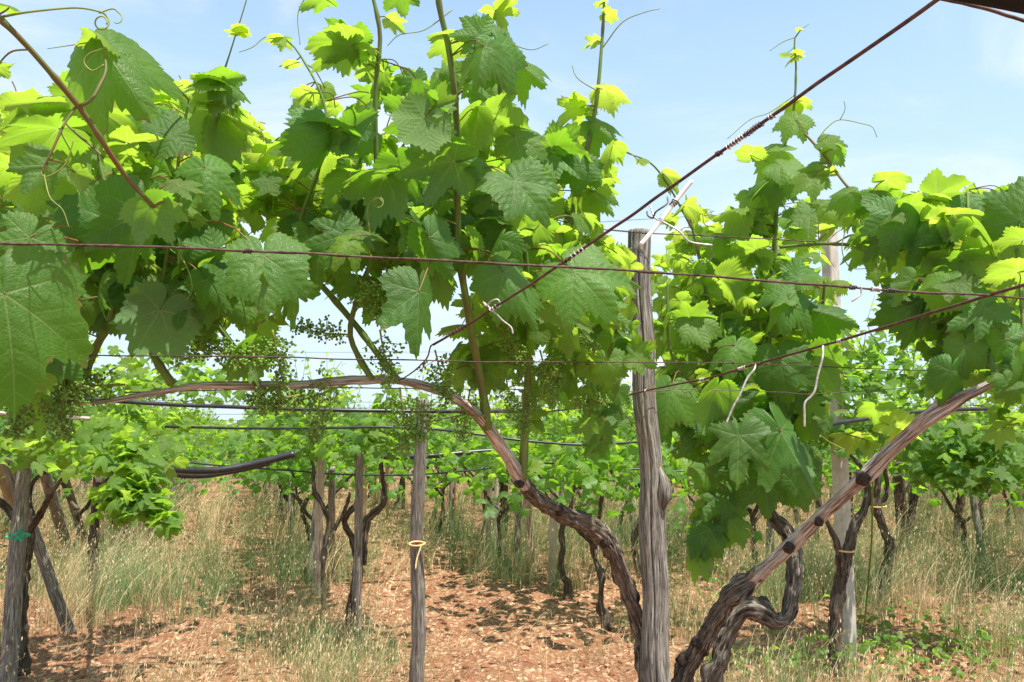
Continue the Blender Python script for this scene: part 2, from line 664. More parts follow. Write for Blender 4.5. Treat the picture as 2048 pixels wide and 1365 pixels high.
def bark_material(name, a, b, c, scale=(95, 95, 7), rough=0.9, bump=0.6, dist=0.004, cracks=0.5, moss=None):
    m, t = newmat(name)
    q = NT(t)
    tcv = q.attr("tc").outputs["Vector"]
    v = q.n("ShaderNodeVectorMath", {0: tcv, 1: scale}, operation='MULTIPLY').outputs[0]
    n1_ = q.noise(v, 1.0, 6, 0.65, 0.6)
    v2 = q.n("ShaderNodeVectorMath", {0: tcv, 1: (scale[0] * 2.6, scale[1] * 2.6, scale[2] * 2.0)}, operation='MULTIPLY').outputs[0]
    n2_ = q.noise(v2, 1.0, 4, 0.6, 0.3)
    n3_ = q.noise(tcv, 14.0, 4, 0.6)
    col = q.mix(q.ramp(n1_, 0.42, 0.60), a, b)
    col = q.mix(q.ramp(n3_, 0.42, 0.70), col, c)
    ck = q.math('MULTIPLY', q.ramp(n2_, 0.36, 0.50, 1.0, 0.0), cracks)
    col = q.mix(ck, col, tuple(0.22 * x for x in a))
    if moss:
        geo = q.n("ShaderNodeNewGeometry")
        ms = q.ramp(q.noise(geo.outputs["Position"], 26.0, 3), 0.60, 0.70)
        col = q.mix(q.math('MULTIPLY', ms, 0.6), col, moss)
    h = q.math('ADD', n1_, q.math('MULTIPLY', n2_, 0.7))
    bp = q.n("ShaderNodeBump", {"Height": h, "Strength": bump, "Distance": dist})
    pr = q.n("ShaderNodeBsdfPrincipled", {"Base Color": col, "Roughness": rough, "Specular IOR Level": 0.2, "Normal": bp.outputs[0]})
    q.n("ShaderNodeOutputMaterial", {"Surface": pr.outputs[0]})
    return m


def simple(name, a, b, scale=40.0, rough=0.6, spec=0.4, metal=0.0, bump=0.2, dist=0.002, sss=False, trans=None):
    m, t = newmat(name)
    q = NT(t)
    geo = q.n("ShaderNodeNewGeometry")
    nz = q.noise(geo.outputs["Position"], scale, 4, 0.6)
    tone = q.attr("tone").outputs["Fac"]
    col = q.mix(q.ramp(nz, 0.35, 0.65), a, b)
    bp = q.n("ShaderNodeBump", {"Height": nz, "Strength": bump, "Distance": dist})
    pr = q.n("ShaderNodeBsdfPrincipled", {"Base Color": col, "Roughness": rough, "Specular IOR Level": spec, "Metallic": metal, "Normal": bp.outputs[0]})
    sh = pr.outputs[0]
    if trans:
        tl = q.n("ShaderNodeBsdfTranslucent", {"Color": trans})
        sh = q.n("ShaderNodeMixShader", {0: 0.35, 1: sh, 2: tl.outputs[0]}).outputs[0]
    q.n("ShaderNodeOutputMaterial", {"Surface": sh})
    return m


def blade_material(name, a, b, trans):
    m, t = newmat(name)
    q = NT(t)
    tone = q.attr("tone").outputs["Fac"]
    col = q.mix(tone, a, b)
    pr = q.n("ShaderNodeBsdfPrincipled", {"Base Color": col, "Roughness": 0.6, "Specular IOR Level": 0.3})
    tl = q.n("ShaderNodeBsdfTranslucent", {"Color": col})
    mx = q.n("ShaderNodeMixShader", {0: trans, 1: pr.outputs[0], 2: tl.outputs[0]})
    q.n("ShaderNodeOutputMaterial", {"Surface": mx.outputs[0]})
    return m


M_LEAF = leaf_material("vine_leaf")
M_LEAF_FAR = leaf_material("vine_leaf_far", fine=False)
M_SHOOT = bark_material("green_shoot", (0.11, 0.19, 0.040), (0.17, 0.26, 0.065), (0.15, 0.13, 0.05), scale=(160, 160, 12), rough=0.5, bump=0.25, dist=0.001, cracks=0.25)
M_CANE = bark_material("overhead_cane", (0.12, 0.13, 0.035), (0.17, 0.16, 0.05), (0.20, 0.075, 0.04), scale=(120, 120, 9), rough=0.5, bump=0.25, dist=0.001, cracks=0.2)
M_PETIOLE = simple("petiole", (0.22, 0.23, 0.05), (0.30, 0.12, 0.06), 18.0, 0.5, trans=(0.3, 0.35, 0.05))
M_TENDRIL = simple("tendril", (0.26, 0.33, 0.06), (0.36, 0.38, 0.09), 30.0, 0.5, trans=(0.4, 0.45, 0.08))
M_BERRY = simple("green_berry", (0.16, 0.34, 0.05), (0.27, 0.48, 0.09), 60.0, 0.42, 0.45, trans=(0.3, 0.45, 0.05))
M_TRUNK = bark_material("vine_bark", (0.075, 0.056, 0.040), (0.38, 0.33, 0.27), (0.19, 0.152, 0.118), scale=(190, 190, 18), bump=1.0, dist=0.007, cracks=0.75)
M_ARM = bark_material("cane_bark", (0.25, 0.165, 0.125), (0.76, 0.71, 0.64), (0.60, 0.53, 0.46), scale=(200, 200, 8), bump=1.0, dist=0.005, cracks=0.55)
M_CUT = bark_material("pruning_cut", (0.035, 0.026, 0.02), (0.09, 0.065, 0.05), (0.05, 0.04, 0.03), scale=(60, 60, 60), bump=0.8, dist=0.004)
M_BG_TRUNK = bark_material("far_vine_bark", (0.045, 0.033, 0.023), (0.20, 0.155, 0.115), (0.095, 0.072, 0.052), scale=(110, 110, 9), bump=0.9, dist=0.008, cracks=0.7)
M_POST = bark_material("weathered_post", (0.13, 0.115, 0.098), (0.40, 0.37, 0.325), (0.25, 0.222, 0.188), scale=(150, 150, 8), bump=0.9, dist=0.005, cracks=0.85, moss=(0.20, 0.15, 0.07))
M_POST_PALE = bark_material("pale_post", (0.40, 0.33, 0.26), (0.58, 0.50, 0.42), (0.34, 0.29, 0.25), scale=(60, 60, 3), bump=0.6, dist=0.004, cracks=0.5)
M_STAKE = bark_material("sawn_stake", (0.46, 0.41, 0.33), (0.55, 0.50, 0.42), (0.40, 0.36, 0.29), scale=(40, 40, 3), bump=0.25, dist=0.002, cracks=0.15)
M_ORANGE = bark_material("orange_stake", (0.52, 0.21, 0.06), (0.60, 0.27, 0.09), (0.45, 0.19, 0.06), scale=(40, 40, 3), bump=0.25, dist=0.002, cracks=0.15)
M_RUST = simple("rusty_wire", (0.055, 0.036, 0.030), (0.13, 0.075, 0.055), 160.0, 0.75, 0.35, 0.3, 0.5, 0.001)
M_ROD = simple("rusty_rod", (0.065, 0.032, 0.027), (0.14, 0.065, 0.046), 120.0, 0.65, 0.4, 0.2, 0.4, 0.001)
M_STEEL = simple("dull_steel_tie", (0.33, 0.30, 0.28), (0.62, 0.58, 0.55), 90.0, 0.45, 0.5, 0.4, 0.3, 0.001)
M_DARKWIRE = simple("dark_tie_wire", (0.06, 0.05, 0.05), (0.16, 0.13, 0.12), 120.0, 0.55, 0.5, 0.4, 0.3, 0.001)
M_HOSE = simple("black_hose", (0.012, 0.012, 0.014), (0.028, 0.028, 0.032), 20.0, 0.38, 0.5, 0, 0.1, 0.001)
M_WHITE = simple("white_rod", (0.72, 0.66, 0.63), (0.80, 0.75, 0.72), 30.0, 0.5, 0.4, 0, 0.1, 0.001)
M_BEAM = simple("dark_beam", (0.006, 0.005, 0.006), (0.010, 0.009, 0.010), 20.0, 0.7, 0.3, 0, 0.2, 0.002)
M_GREEN_TIE = simple("green_tie", (0.02, 0.30, 0.16), (0.03, 0.38, 0.21), 30.0, 0.4)
M_YELLOW_TIE = simple("raffia_tie", (0.58, 0.37, 0.12), (0.70, 0.52, 0.24), 60.0, 0.6)
M_STRAW = blade_material("dry_blade", (0.46, 0.30, 0.135), (0.86, 0.70, 0.44), 0.28)
M_GREENBLADE = blade_material("green_blade", (0.085, 0.185, 0.050), (0.34, 0.44, 0.20), 0.38)


def soil_material():
    m, t = newmat("red_soil")
    q = NT(t)
    geo = q.n("ShaderNodeNewGeometry")
    p = geo.outputs["Position"]
    n1_ = q.noise(p, 3.0, 6, 0.65)
    n2_ = q.noise(p, 34.0, 5, 0.65)
    vo = q.n("ShaderNodeTexVoronoi", {"Vector": p, "Scale": 46.0})
    col = q.mix(q.ramp(n1_, 0.35, 0.65), (0.235, 0.098, 0.050), (0.35, 0.165, 0.088))
    col = q.mix(q.ramp(n2_, 0.45, 0.72), col, (0.50, 0.32, 0.20))
    col = q.mix(q.ramp(vo.outputs["Color"], 0.72, 0.85), col, (0.62, 0.44, 0.27))
    fine = q.noise(p, 120.0, 3, 0.6)
    h = q.math('ADD', q.math('MULTIPLY', n2_, 1.0), q.math('ADD', q.math('MULTIPLY', vo.outputs["Distance"], 0.5), q.math('MULTIPLY', fine, 0.3)))
    bp = q.n("ShaderNodeBump", {"Height": h, "Strength": 1.0, "Distance": 0.03})
    pr = q.n("ShaderNodeBsdfPrincipled", {"Base Color": col, "Roughness": 0.95, "Specular IOR Level": 0.1, "Normal": bp.outputs[0]})
    q.n("ShaderNodeOutputMaterial", {"Surface": pr.outputs[0]})
    return m


def clod_material():
    m, t = newmat("soil_clod")
    q = NT(t)
    tone = q.attr("tone").outputs["Fac"]
    geo = q.n("ShaderNodeNewGeometry")
    nz = q.noise(geo.outputs["Position"], 90.0, 3)
    col = q.mix(tone, (0.24, 0.105, 0.056), (0.50, 0.32, 0.20))
    bp = q.n("ShaderNodeBump", {"Height": nz, "Strength": 0.6, "Distance": 0.008})
    pr = q.n("ShaderNodeBsdfPrincipled", {"Base Color": col, "Roughness": 0.95, "Specular IOR Level": 0.1, "Normal": bp.outputs[0]})
    q.n("ShaderNodeOutputMaterial", {"Surface": pr.outputs[0]})
    return m


M_SOIL, M_CLOD = soil_material(), clod_material()

# ------------------------------------------------------------------ ground
ROW_SLOPE = -0.325                                     # the rows run away towards the left


def row_x(k, y):
    return -0.93 + 1.96 * k + ROW_SLOPE * (y - 5.16)


def ground_z(x, y):
    p = np.stack([np.asarray(x, float), np.asarray(y, float), np.zeros_like(np.asarray(x, float))], -1)
    near = np.clip((26 - np.abs(p[..., 1])) / 12, 0.15, 1)
    return near * (0.050 * fbm(p * 1.1, 2) + 0.030 * fbm(p * 4.0 + 3, 2) + 0.022 * np.maximum(fbm(p * 15.0 + 9, 2), -0.2))


def build_ground():
    xs = np.concatenate([-np.geomspace(250, 7.2, 26), np.arange(-7, 7.01, 0.04), np.geomspace(7.2, 250, 26)])
    ys = np.concatenate([-np.geomspace(120, 1.6, 14), np.arange(1.4, 11, 0.035), np.geomspace(11, 420, 70)])
    X, Y = np.meshgrid(xs, ys)
    Z = ground_z(X, Y)
    nx, ny = len(xs), len(ys)
    i = np.arange(ny - 1)[:, None] * nx + np.arange(nx - 1)[None]
    Q = np.stack([i, i + 1, i + nx + 1, i + nx], -1).reshape(-1, 4)
    mb = MB()
    mb.add(np.stack([X, Y, Z], -1), Q)
    tag(mb.obj("ground", M_SOIL), "reddish clod strewn vineyard soil between the rows", kind="structure")


build_ground()

# clods lying on the soil
mb = MB()
n = 11000
yy = 3.6 + 9.0 * RNG.random(n) ** 1.5
xx = (RNG.random(n) - 0.5) * 2 * (0.72 * yy + 0.3)
sz = 0.004 + 0.018 * RNG.random(n) ** 4
pos = np.stack([xx, yy, ground_z(xx, yy) + sz * 0.35], -1)
blobs(mb, ICO0, pos, np.stack([sz * (0.8 + 0.6 * RNG.random(n)), sz * (0.8 + 0.6 * RNG.random(n)), sz * 0.8], -1), RNG.random(n) ** 2, rnd=0.5)
tag(mb.obj("soil_clods", M_CLOD, smooth=False), "small reddish clods and pale stones scattered over the soil", "soil clods", kind="stuff")


# ------------------------------------------------------------------ grass
def blades(mb, base, h, az, lean, width, tone, heads=0.0, hmb=None, nseg=4):
    n = len(base)
    t = np.linspace(0, 1, nseg + 1)
    d = np.stack([np.cos(az), np.sin(az), np.zeros(n)], -1)
    s = np.stack([-np.sin(az + 0.9), np.cos(az + 0.9), np.zeros(n)], -1)
    V = np.zeros((n, nseg + 1, 2, 3), np.float32)
    for k, tk in enumerate(t):
        c = base + d * (h * lean * tk ** 2)[:, None] + np.array([0, 0, 1.0]) * (h * tk * (1 - 0.35 * np.clip(lean, 0, 1.4) * tk))[:, None]
        wk = (width * (1 - 0.8 * tk))[:, None] * s * 0.5
        V[:, k, 0], V[:, k, 1] = c - wk, c + wk
    m = 2 * (nseg + 1)
    k = np.arange(nseg) * 2
    Q = np.stack([k, k + 1, k + 3, k + 2], -1)
    Fi = (Q[None] + (np.arange(n) * m)[:, None, None]).reshape(-1, 4)
    mb.add(V.reshape(-1, 3), Fi, None, np.repeat(tone, m))
    if heads > 0:
        idx = np.where(RNG.random(n) < heads)[0]
        top = V[idx, -1].mean(1)
        cs, hz_ = [], []
        for r in range(5):
            off = (RNG.random((len(idx), 3)) - 0.5) * np.array([0.10, 0.10, 0.0]) + d[idx] * (0.03 * r) - np.array([0, 0, 1]) * (0.025 + 0.03 * RNG.random((len(idx), 1)) + 0.012 * r) + np.array([0, 0, 0.06])
            cs.append(top + off)
        c = np.concatenate(cs)
        a = RNG.random(len(c)) * 6.28
        sd = np.stack([np.cos(a), np.sin(a), np.zeros(len(c))], -1) * 0.0034
        dn = np.stack([np.cos(a + 1) * 0.006, np.sin(a + 1) * 0.006, -np.full(len(c), 0.021)], -1)
        q = np.stack([c, c + dn * 0.4 + sd, c + dn, c + dn * 0.4 - sd], 1)
        Fi = np.arange(len(c) * 4).reshape(-1, 4)
        hmb.add(q.reshape(-1, 3), Fi, None, np.repeat(0.35 + 0.5 * RNG.random(len(c)), 4))


def row_dist(x, y):
    k = (x - row_x(0, y)) / 1.96
    return np.abs(k - np.round(k)) * 1.96


def scatter_grass():
    dry, green = MB(), MB()
    bases, info = [], []
    # tufts: (y range, number, blades, height)
    for (y0, y1, nt_, nb, hh, wd) in ((4.0, 5.6, 360, 36, 0.34, 0.0030), (5.2, 7.5, 420, 42, 0.54, 0.0036), (7.2, 11, 480, 34, 0.62, 0.0048), (10.5, 17, 680, 22, 0.60, 0.0070), (16, 34, 1000, 12, 0.60, 0.012)):
        y = RNG.uniform(y0, y1, nt_ * 3)
        x = RNG.uniform(-1, 1, nt_ * 3) * (0.66 * y + 1.1)
        rd = row_dist(x, y)
        dens = np.where(rd < 0.42, 1.0, 0.30)
        patch = fbm(np.stack([x * 0.8, y * 0.8, x * 0], -1) + 40, 2)
        dens = dens * np.clip(0.38 + 2.0 * patch, 0.03, 1.3)
        if y0 < 7:                                      # the sandy open patch before the posts
            open_ = np.exp(-((x - 0.0) / 1.5) ** 2) * np.clip((7.6 - y) / 1.6, 0, 1)
            dens = dens * (1 - 0.72 * open_)
        else:
            dens = np.clip(dens + 0.05 + 0.02 * (y - 7), 0, 1.4)
        keep = np.where(RNG.random(len(y)) < dens)[0][:nt_]
        for x_, y_, p_ in zip(x[keep], y[keep], patch[keep]):
            g = RNG.random() < (0.52 + 0.35 * p_)
            n_ = int(nb * RNG.uniform(0.5, 1.5))
            sp_ = RNG.uniform(0.03, 0.13)
            bx = x_ + RNG.standard_normal(n_) * sp_
            by = y_ + RNG.standard_normal(n_) * sp_
            h = hh * RNG.uniform(0.55, 1.25) * (0.45 + 0.75 * RNG.random(n_))
            b = np.stack([bx, by, ground_z(bx, by) - 0.01], -1)
            bases.append(g)
            info.append((b, h, RNG.random(n_) * 6.28, (0.15 + 0.75 * RNG.random(n_) ** 1.3), np.full(n_, wd) * RNG.uniform(0.7, 1.3, n_), np.clip(RNG.random(n_), 0, 1)))
    for flag, tgt, hd in ((False, dry, 0.20), (True, green, 0.13)):
        L_ = [i for i, g in zip(info, bases) if g == flag]
        cat = [np.concatenate([l[k] for l in L_]) for k in range(6)]
        blades(tgt, *cat, heads=hd, hmb=dry)
    # flattened straw litter on the soil
    n_ = 13000
    y = 3.8 + 9 * RNG.random(n_) ** 1.3
    x = RNG.uniform(-1, 1, n_) * (0.66 * y + 0.3)
    keep = RNG.random(n_) < np.clip(0.35 + 0.7 * fbm(np.stack([x, y, x * 0], -1) * 0.9 + 7, 2), 0.05, 1)
    x, y = x[keep], y[keep]
    b = np.stack([x, y, ground_z(x, y) + 0.012], -1)
    n_ = len(x)
    blades(dry, b, 0.05 + 0.12 * RNG.random(n_), RNG.random(n_) * 6.28, 1.3 + 1.6 * RNG.random(n_), np.full(n_, 0.0024), 0.75 * RNG.random(n_))
    tag(dry.obj("dry_grass", M_STRAW), "bleached straw coloured wild oats and dry grass along the rows", "dry grass", kind="stuff")
    tag(green.obj("green_grass", M_GREENBLADE), "greyish green tufts of grass among the straw", "green grass", kind="stuff")


scatter_grass()


# low leafy weeds: patches given by where they grow on the ground
def scatter_weeds():
    mb = MB()
    spots = [(1600, 1345, 130, 30, 120), (1800, 1330, 150, 40, 150), (1980, 1300, 120, 50, 150), (1720, 1250, 70, 60, 70), (1450, 1180, 60, 60, 50), (1900, 1130, 60, 30, 25),
             (250, 1110, 90, 50, 60), (180, 1090, 60, 40, 30), (1500, 1130, 80, 40, 50), (1860, 1250, 60, 30, 20), (1440, 1340, 50, 25, 30), (1240, 1000, 120, 20, 80), (900, 985, 100, 20, 60)]
    for (cx, cy, rx, ry, n_) in spots:
        for _ in range(n_):
            g = G(cx + random.gauss(0, rx * 0.6), min(max(cy + random.gauss(0, ry * 0.6), 975), 1420))
            h = random.uniform(0.02, 0.16)
            nrm = np.array([random.gauss(0, .45), random.gauss(-0.25, .4), 1.0])
            a = random.random() * 6.28
            tip = np.array([cos(a), sin(a), random.uniform(-.4, .2)])
            put_leaf(mb, LOW[random.randrange(12)], g + np.array([0, 0, h]), tip, nrm, random.uniform(0.018, 0.042), random.uniform(0.1, 0.55), random.random())
    tag(mb.obj("leafy_weeds", M_LEAF_FAR), "low round leaved green weeds creeping over the soil", "leafy weeds", kind="stuff")


scatter_weeds()

#@@PART2@@
# ------------------------------------------------------------------ foreground vines
def view_n(px, py):
    r = ray(px, py)
    return -r / np.linalg.norm(r)


def leaf_dirs(px, py, ang, typ, phi, roll=0.0):
    Nn = view_n(px, py)
    Uv = UP - Nn * np.dot(UP, Nn)
    Uv /= np.linalg.norm(Uv)
    Rv = np.cross(Uv, Nn)
    a = radians(ang)
    tip = Rv * cos(a) + Uv * sin(a)
    p, r = radians(phi + (15 if typ == 'U' else 0)), radians(roll)
    if typ == 'U':
        n_ = -Nn * cos(p) + Uv * sin(p)
    else:
        n_ = Nn * cos(p) + Uv * sin(p)
    n_ = n_ * cos(r) + Rv * sin(r)
    if typ == 'I':
        n_ = -n_
    return tip, n_


class Vine:
    """A grapevine near the camera: trunk, arm, shoots with their large leaves, foliage, clusters, tendrils."""

    def __init__(self, label, base, name="grapevine", group=None):
        self.root = thing(name, label, "grapevine", base, group)
        self.sh = []
        self.fol = MB()
        self.dens, self.fs, self.hs = 1.3, 0.71, 0.74
        self.rng = random.Random(len(label))
        self.nleaf = 0

    def wood(self, name, rows, mat, n=60, seg=20, bark=0.09, bf=(3.2, 9.0), lump=0.06, seed=0, label=None):
        C, r = pxline(rows, n)
        r = r * 0.84
        mb = MB()
        tube(mb, C, r, seg, bark, bf, lump, seed=seed)
        o = part(mb, name, mat, self.root)
        if label:
            o["label"] = label
        return o, C, r

    def shoot(self, rows, mat=None, n=40, name="shoot", seg=10):
        C, r = pxline(rows, n)
        r = r * 0.84
        # nodes: slight swellings and bends every 8 cm
        ln = np.concatenate([[0], np.cumsum(np.linalg.norm(np.diff(C, axis=0), axis=1))])
        r = r * (1 + 0.28 * np.exp(-(((ln % 0.085) - 0.0425) / 0.007) ** 2))
        mb = MB()
        tube(mb, C, r, seg, 0.03, (2, 20), 0.03, seed=len(self.sh))
        o = part(mb, name, mat or M_SHOOT, self.root)
        self.sh.append((C, o))
        return o

    def nearest(self, p):
        best = None
        for C, o in self.sh:
            d = np.linalg.norm(C - p, axis=1)
            i = int(d.argmin())
            if best is None or d[i] < best[0]:
                best = (d[i], C[i], o)
        return best

    def leaf(self, px, py, d, size_px, ang, typ='F', phi=20, tone=0.2, var=None, roll=0.0, pet=True):
        o = P(px, py, d)
        size = size_px * self.hs * d / F
        tip, n_ = leaf_dirs(px, py, ang, typ, phi, roll)
        k = self.rng.randrange(len(HI)) if var is None else var
        mb = MB()
        put_leaf(mb, HI[k], o, tip, n_, size, tone, self.rng.random())
        par = self.root
        if self.sh:
            dd, q, so = self.nearest(o)
            par = so
            if pet:
                petiole(mb, o, tip, n_, size, q if dd < 3.2 * size and dd > 0.005 else None, rng=self.rng)
        self.nleaf += 1
        return part(mb, "leaf", [M_LEAF, M_PETIOLE], par)

    def fill(self, cx, cy, rx, ry, d0, d1, n, s0, s1, types='FUUU', tone=(0.1, 0.5), ang=-90, spread=60, phi=(10, 50), mask=None):
        rg = self.rng
        n = int(round(n * self.dens))
        for _ in range(n):
            while True:
                u, v = rg.uniform(-1, 1), rg.uniform(-1, 1)
                if u * u + v * v <= 1:
                    break
            px, py, d = cx + u * rx, cy + v * ry, rg.uniform(d0, d1)
            typ = rg.choice(types)
            tip, n_ = leaf_dirs(px, py, rg.gauss(ang, spread), typ, rg.uniform(*phi), rg.gauss(0, 28))
            o = P(px, py, d)
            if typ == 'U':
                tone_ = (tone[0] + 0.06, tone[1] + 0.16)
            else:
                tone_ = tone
            size = rg.uniform(s0, s1) * self.fs
            put_leaf(self.fol, HI[rg.randrange(len(HI))], o, tip, n_, size, min(1, max(0, rg.uniform(*tone_))), rg.random())
            if rg.random() < 0.8:
                dd, q, so = self.nearest(o) if self.sh else (9, None, None)
                petiole(self.fol, o, tip, n_, size, q if dd < 0.14 else None, rng=rg)

    def finish(self):
        if self.fol.n:
            o = part(self.fol, "foliage", [M_LEAF, M_PETIOLE], self.root)
            o["kind"] = "stuff"

    def cluster(self, px, py, d, length_px, ang, width=0.30, n=130, tone=0.4, r=0.0026):
        """Young grape cluster: rachis, side branches and berries the size of peppercorns."""
        rg = np.random.default_rng(int(px * 7 + py))
        o = P(px, py, d)
        Lm = length_px * 1.2 * d / F
        width, n, r = width * 1.25, int(n * 1.7), r * 0.92
        tip, _ = leaf_dirs(px, py, ang, 'F', 0)
        tip = tip + np.array([0, rg.uniform(-.2, .2), 0])
        tip /= np.linalg.norm(tip)
        mb = MB()
        C = spline([o, o + tip * Lm * 0.5 + np.array([0, 0, -0.04 * Lm]), o + tip * Lm], 10)
        tube(mb, C, np.linspace(0.0022, 0.0008, 10), 5, mat=1)
        e1 = np.cross(tip, [0.2, 1, 0.1])
        e1 /= np.linalg.norm(e1)
        e2 = np.cross(tip, e1)
        pos = []
        nb = max(6, n // 11)
        for k in range(nb):
            t = 0.10 + 0.90 * (k + rg.random()) / nb
            a = k * 2.4 + rg.random()
            wr = Lm * width * (1.05 - 0.75 * t) * rg.uniform(0.6, 1.15)
            rd = e1 * cos(a) + e2 * sin(a) + tip * 0.35
            s = o + tip * Lm * t
            e = s + rd * wr
            tube(mb, np.linspace(s, e, 3), 0.0007, 4, mat=1, cap=False)
            for _ in range(n // nb):
                u = rg.uniform(0.3, 1.0)
                b0 = s + (e - s) * u
                q = b0 + rg.standard_normal(3) * 0.0052
                tube(mb, np.stack([b0, q]), 0.0004, 3, mat=1, cap=False)
                pos.append(q)
        pos = np.array(pos)
        blobs(mb, ICO1, pos, r * (0.7 + 0.55 * rg.random(len(pos))), tone * np.ones(len(pos)))
        return part(mb, "grape_cluster", [M_BERRY, M_TENDRIL], self.root)

    def tendril(self, rows, curl=0, cr=12, w=3.0):
        """rows of (px, py, d); ends in a coil of the given turns."""
        pts = [P(x, y, d) for x, y, d in rows]
        C = spline(pts, 24)
        if curl:
            x, y, d = rows[-1]
            x0, y0, _ = rows[-2]
            a0 = math.atan2(y - y0, x - x0)
            sg = 1 if curl > 0 else -1
            cc = []
            cxp, cyp = x - sg * sin(a0) * cr, y + sg * cos(a0) * cr
            for k in range(1, int(abs(curl) * 14)):
                th = k / 14 * 2 * pi * sg
                rr = cr * (1 - 0.35 * k / (abs(curl) * 14))
                b = a0 - sg * pi / 2 + th
                cc.append(P(cxp + rr * cos(b), cyp + rr * sin(b), d - 0.0011 * k))
            C = np.vstack([C, cc])
        mb = MB()
        d = rows[0][2]
        tube(mb, C, np.linspace(0.5 * w, 0.28 * w, len(C)) * d / F, 5)
        return part(mb, "tendril", M_TENDRIL, self.root)


def cut_stub(vine, px, py, d, wpx, dirv=(0, -1, 0.1)):
    """Old pruning wound: a raised lip round a dark hollow."""
    c = P(px, py, d)
    rr = wpx * 0.5 * d / F
    dv = np.array(dirv, float)
    dv /= np.linalg.norm(dv)
    mb = MB()
    C = np.array([c - dv * rr * 0.9, c - dv * rr * 0.3, c + dv * rr * 0.35, c + dv * rr * 0.5, c + dv * rr * 0.45, c + dv * rr * 0.15])
    tube(mb, C, np.array([1.1, 1.05, 0.95, 0.85, 0.74, 0.62]) * rr, 18, 0.16, (2, 40), 0.16, seed=int(px) % 23)
    tube(mb, np.array([c - dv * rr * 0.2, c + dv * rr * 0.50, c + dv * rr * 0.60]), np.array([0.86, 0.84, 0.62]) * rr, 14, 0.10, (3, 30), 0.1, mat=1)
    return part(mb, "pruning_wound", [M_CUT, M_CUT], vine.root)


# --- vine A: the long cordon of the middle and left, growing behind the left foot of the tall post
A = Vine("old grapevine whose trunk leans left from the tall post into a long level cordon", G(1306, 1690) * [1, 1, 0])
A.wood("trunk", [(1312, 1700, 2.64, 44), (1300, 1420, 2.60, 40), (1288, 1330, 2.58, 40), (1282, 1270, 2.58, 36), (1262, 1200, 2.54, 37), (1236, 1130, 2.48, 36), (1212, 1078, 2.42, 46), (1180, 1052, 2.36, 42), (1120, 1026, 2.25, 38), (1065, 990, 2.12, 34), (1036, 955, 2.05, 33)], M_TRUNK, 160, 40, 0.26, (6.0, 17), 0.18, seed=1)
A.wood("cordon", [(1050, 972, 2.06, 34), (1018, 918, 2.0, 31), (985, 868, 1.93, 26), (945, 822, 1.86, 24), (890, 786, 1.80, 22), (800, 762, 1.75, 18), (690, 762, 1.70, 22), (600, 770, 1.66, 19), (520, 772, 1.64, 21), (400, 772, 1.60, 19), (290, 790, 1.57, 16), (180, 806, 1.54, 14), (60, 802, 1.50, 12), (-140, 800, 1.45, 11)], M_ARM, 180, 30, 0.20, (4.5, 5), 0.10, seed=2)
cut_stub(A, 1118, 1020, 2.21, 20, (0.1, -1, 0.3))
cut_stub(A, 1208, 1088, 2.39, 18, (-0.5, -0.8, -0.3))
cut_stub(A, 1040, 968, 2.03, 18, (0.3, -1, -0.1))
A.shoot([(345, 768, 1.58, 22), (318, 730, 1.56, 18), (300, 690, 1.55, 15), (310, 620, 1.52, 13), (330, 540, 1.5, 12), (345, 430, 1.45, 10), (360, 300, 1.42, 8), (378, 200, 1.4, 6)])
A.shoot([(516, 768, 1.63, 20), (490, 730, 1.61, 17), (452, 672, 1.60, 14), (405, 610, 1.57, 12), (375, 540, 1.55, 11), (385, 430, 1.5, 9), (430, 260, 1.47, 7), (438, 180, 1.46, 6), (462, 100, 1.45, 4), (493, 0, 1.45, 3), (500, -40, 1.45, 2)])
A.shoot([(150, 790, 1.53, 22), (190, 700, 1.52, 20), (212, 655, 1.5, 17), (230, 590, 1.48, 13), (235, 480, 1.45, 11), (200, 330, 1.42, 9), (170, 200, 1.42, 6)])
A.shoot([(800, 765, 1.75, 16), (760, 715, 1.74, 15), (715, 655, 1.72, 15), (660, 590, 1.70, 15), (625, 545, 1.68, 13), (600, 450, 1.66, 10), (640, 330, 1.64, 8), (650, 215, 1.64, 6), (600, 110, 1.64, 5), (562, 72, 1.64, 3)])
A.shoot([(745, 760, 1.72, 16), (715, 710, 1.71, 14), (700, 660, 1.70, 13), (720, 580, 1.68, 12), (745, 510, 1.66, 12), (752, 400, 1.63, 11), (752, 300, 1.6, 12), (751, 180, 1.57, 11), (760, 70, 1.55, 11), (740, -30, 1.53, 9)])
A.shoot([(975, 858, 1.90, 22), (965, 780, 1.86, 20), (948, 690, 1.80, 19), (932, 600, 1.72, 18), (918, 500, 1.66, 16), (915, 400, 1.62, 16), (916, 300, 1.58, 16), (908, 180, 1.52, 16), (896, 90, 1.49, 15), (880, 20, 1.47, 14), (872, -50, 1.45, 13)])
A.shoot([(1045, 960, 2.04, 22), (1050, 860, 2.0, 19), (1056, 740, 1.93, 16), (1058, 620, 1.86, 14), (1048, 480, 1.78, 12), (1032, 360, 1.72, 12), (1015, 260, 1.68, 12), (1000, 185, 1.66, 10), (1003, 100, 1.64, 8), (1000, -20, 1.62, 6)])
A.shoot([(1060, 620, 1.95, 9), (1100, 560, 1.96, 10), (1135, 470, 1.97, 12), (1152, 400, 1.97, 13), (1172, 310, 1.97, 12), (1192, 210, 1.97, 10), (1202, 110, 1.97, 8), (1208, 10, 1.97, 7), (1207, -20, 1.97, 3)])
A.shoot([(770, 350, 1.62, 6), (800, 300, 1.6, 6), (842, 246, 1.57, 5), (880, 225, 1.55, 5), (925, 180, 1.52, 7)], name="side_shoot", n=20)
A.shoot([(1250, 305, 1.98, 3), (1290, 320, 1.98, 4), (1315, 340, 2.0, 5), (1345, 385, 2.0, 5), (1385, 460, 2.05, 6)], name="side_shoot", n=20)
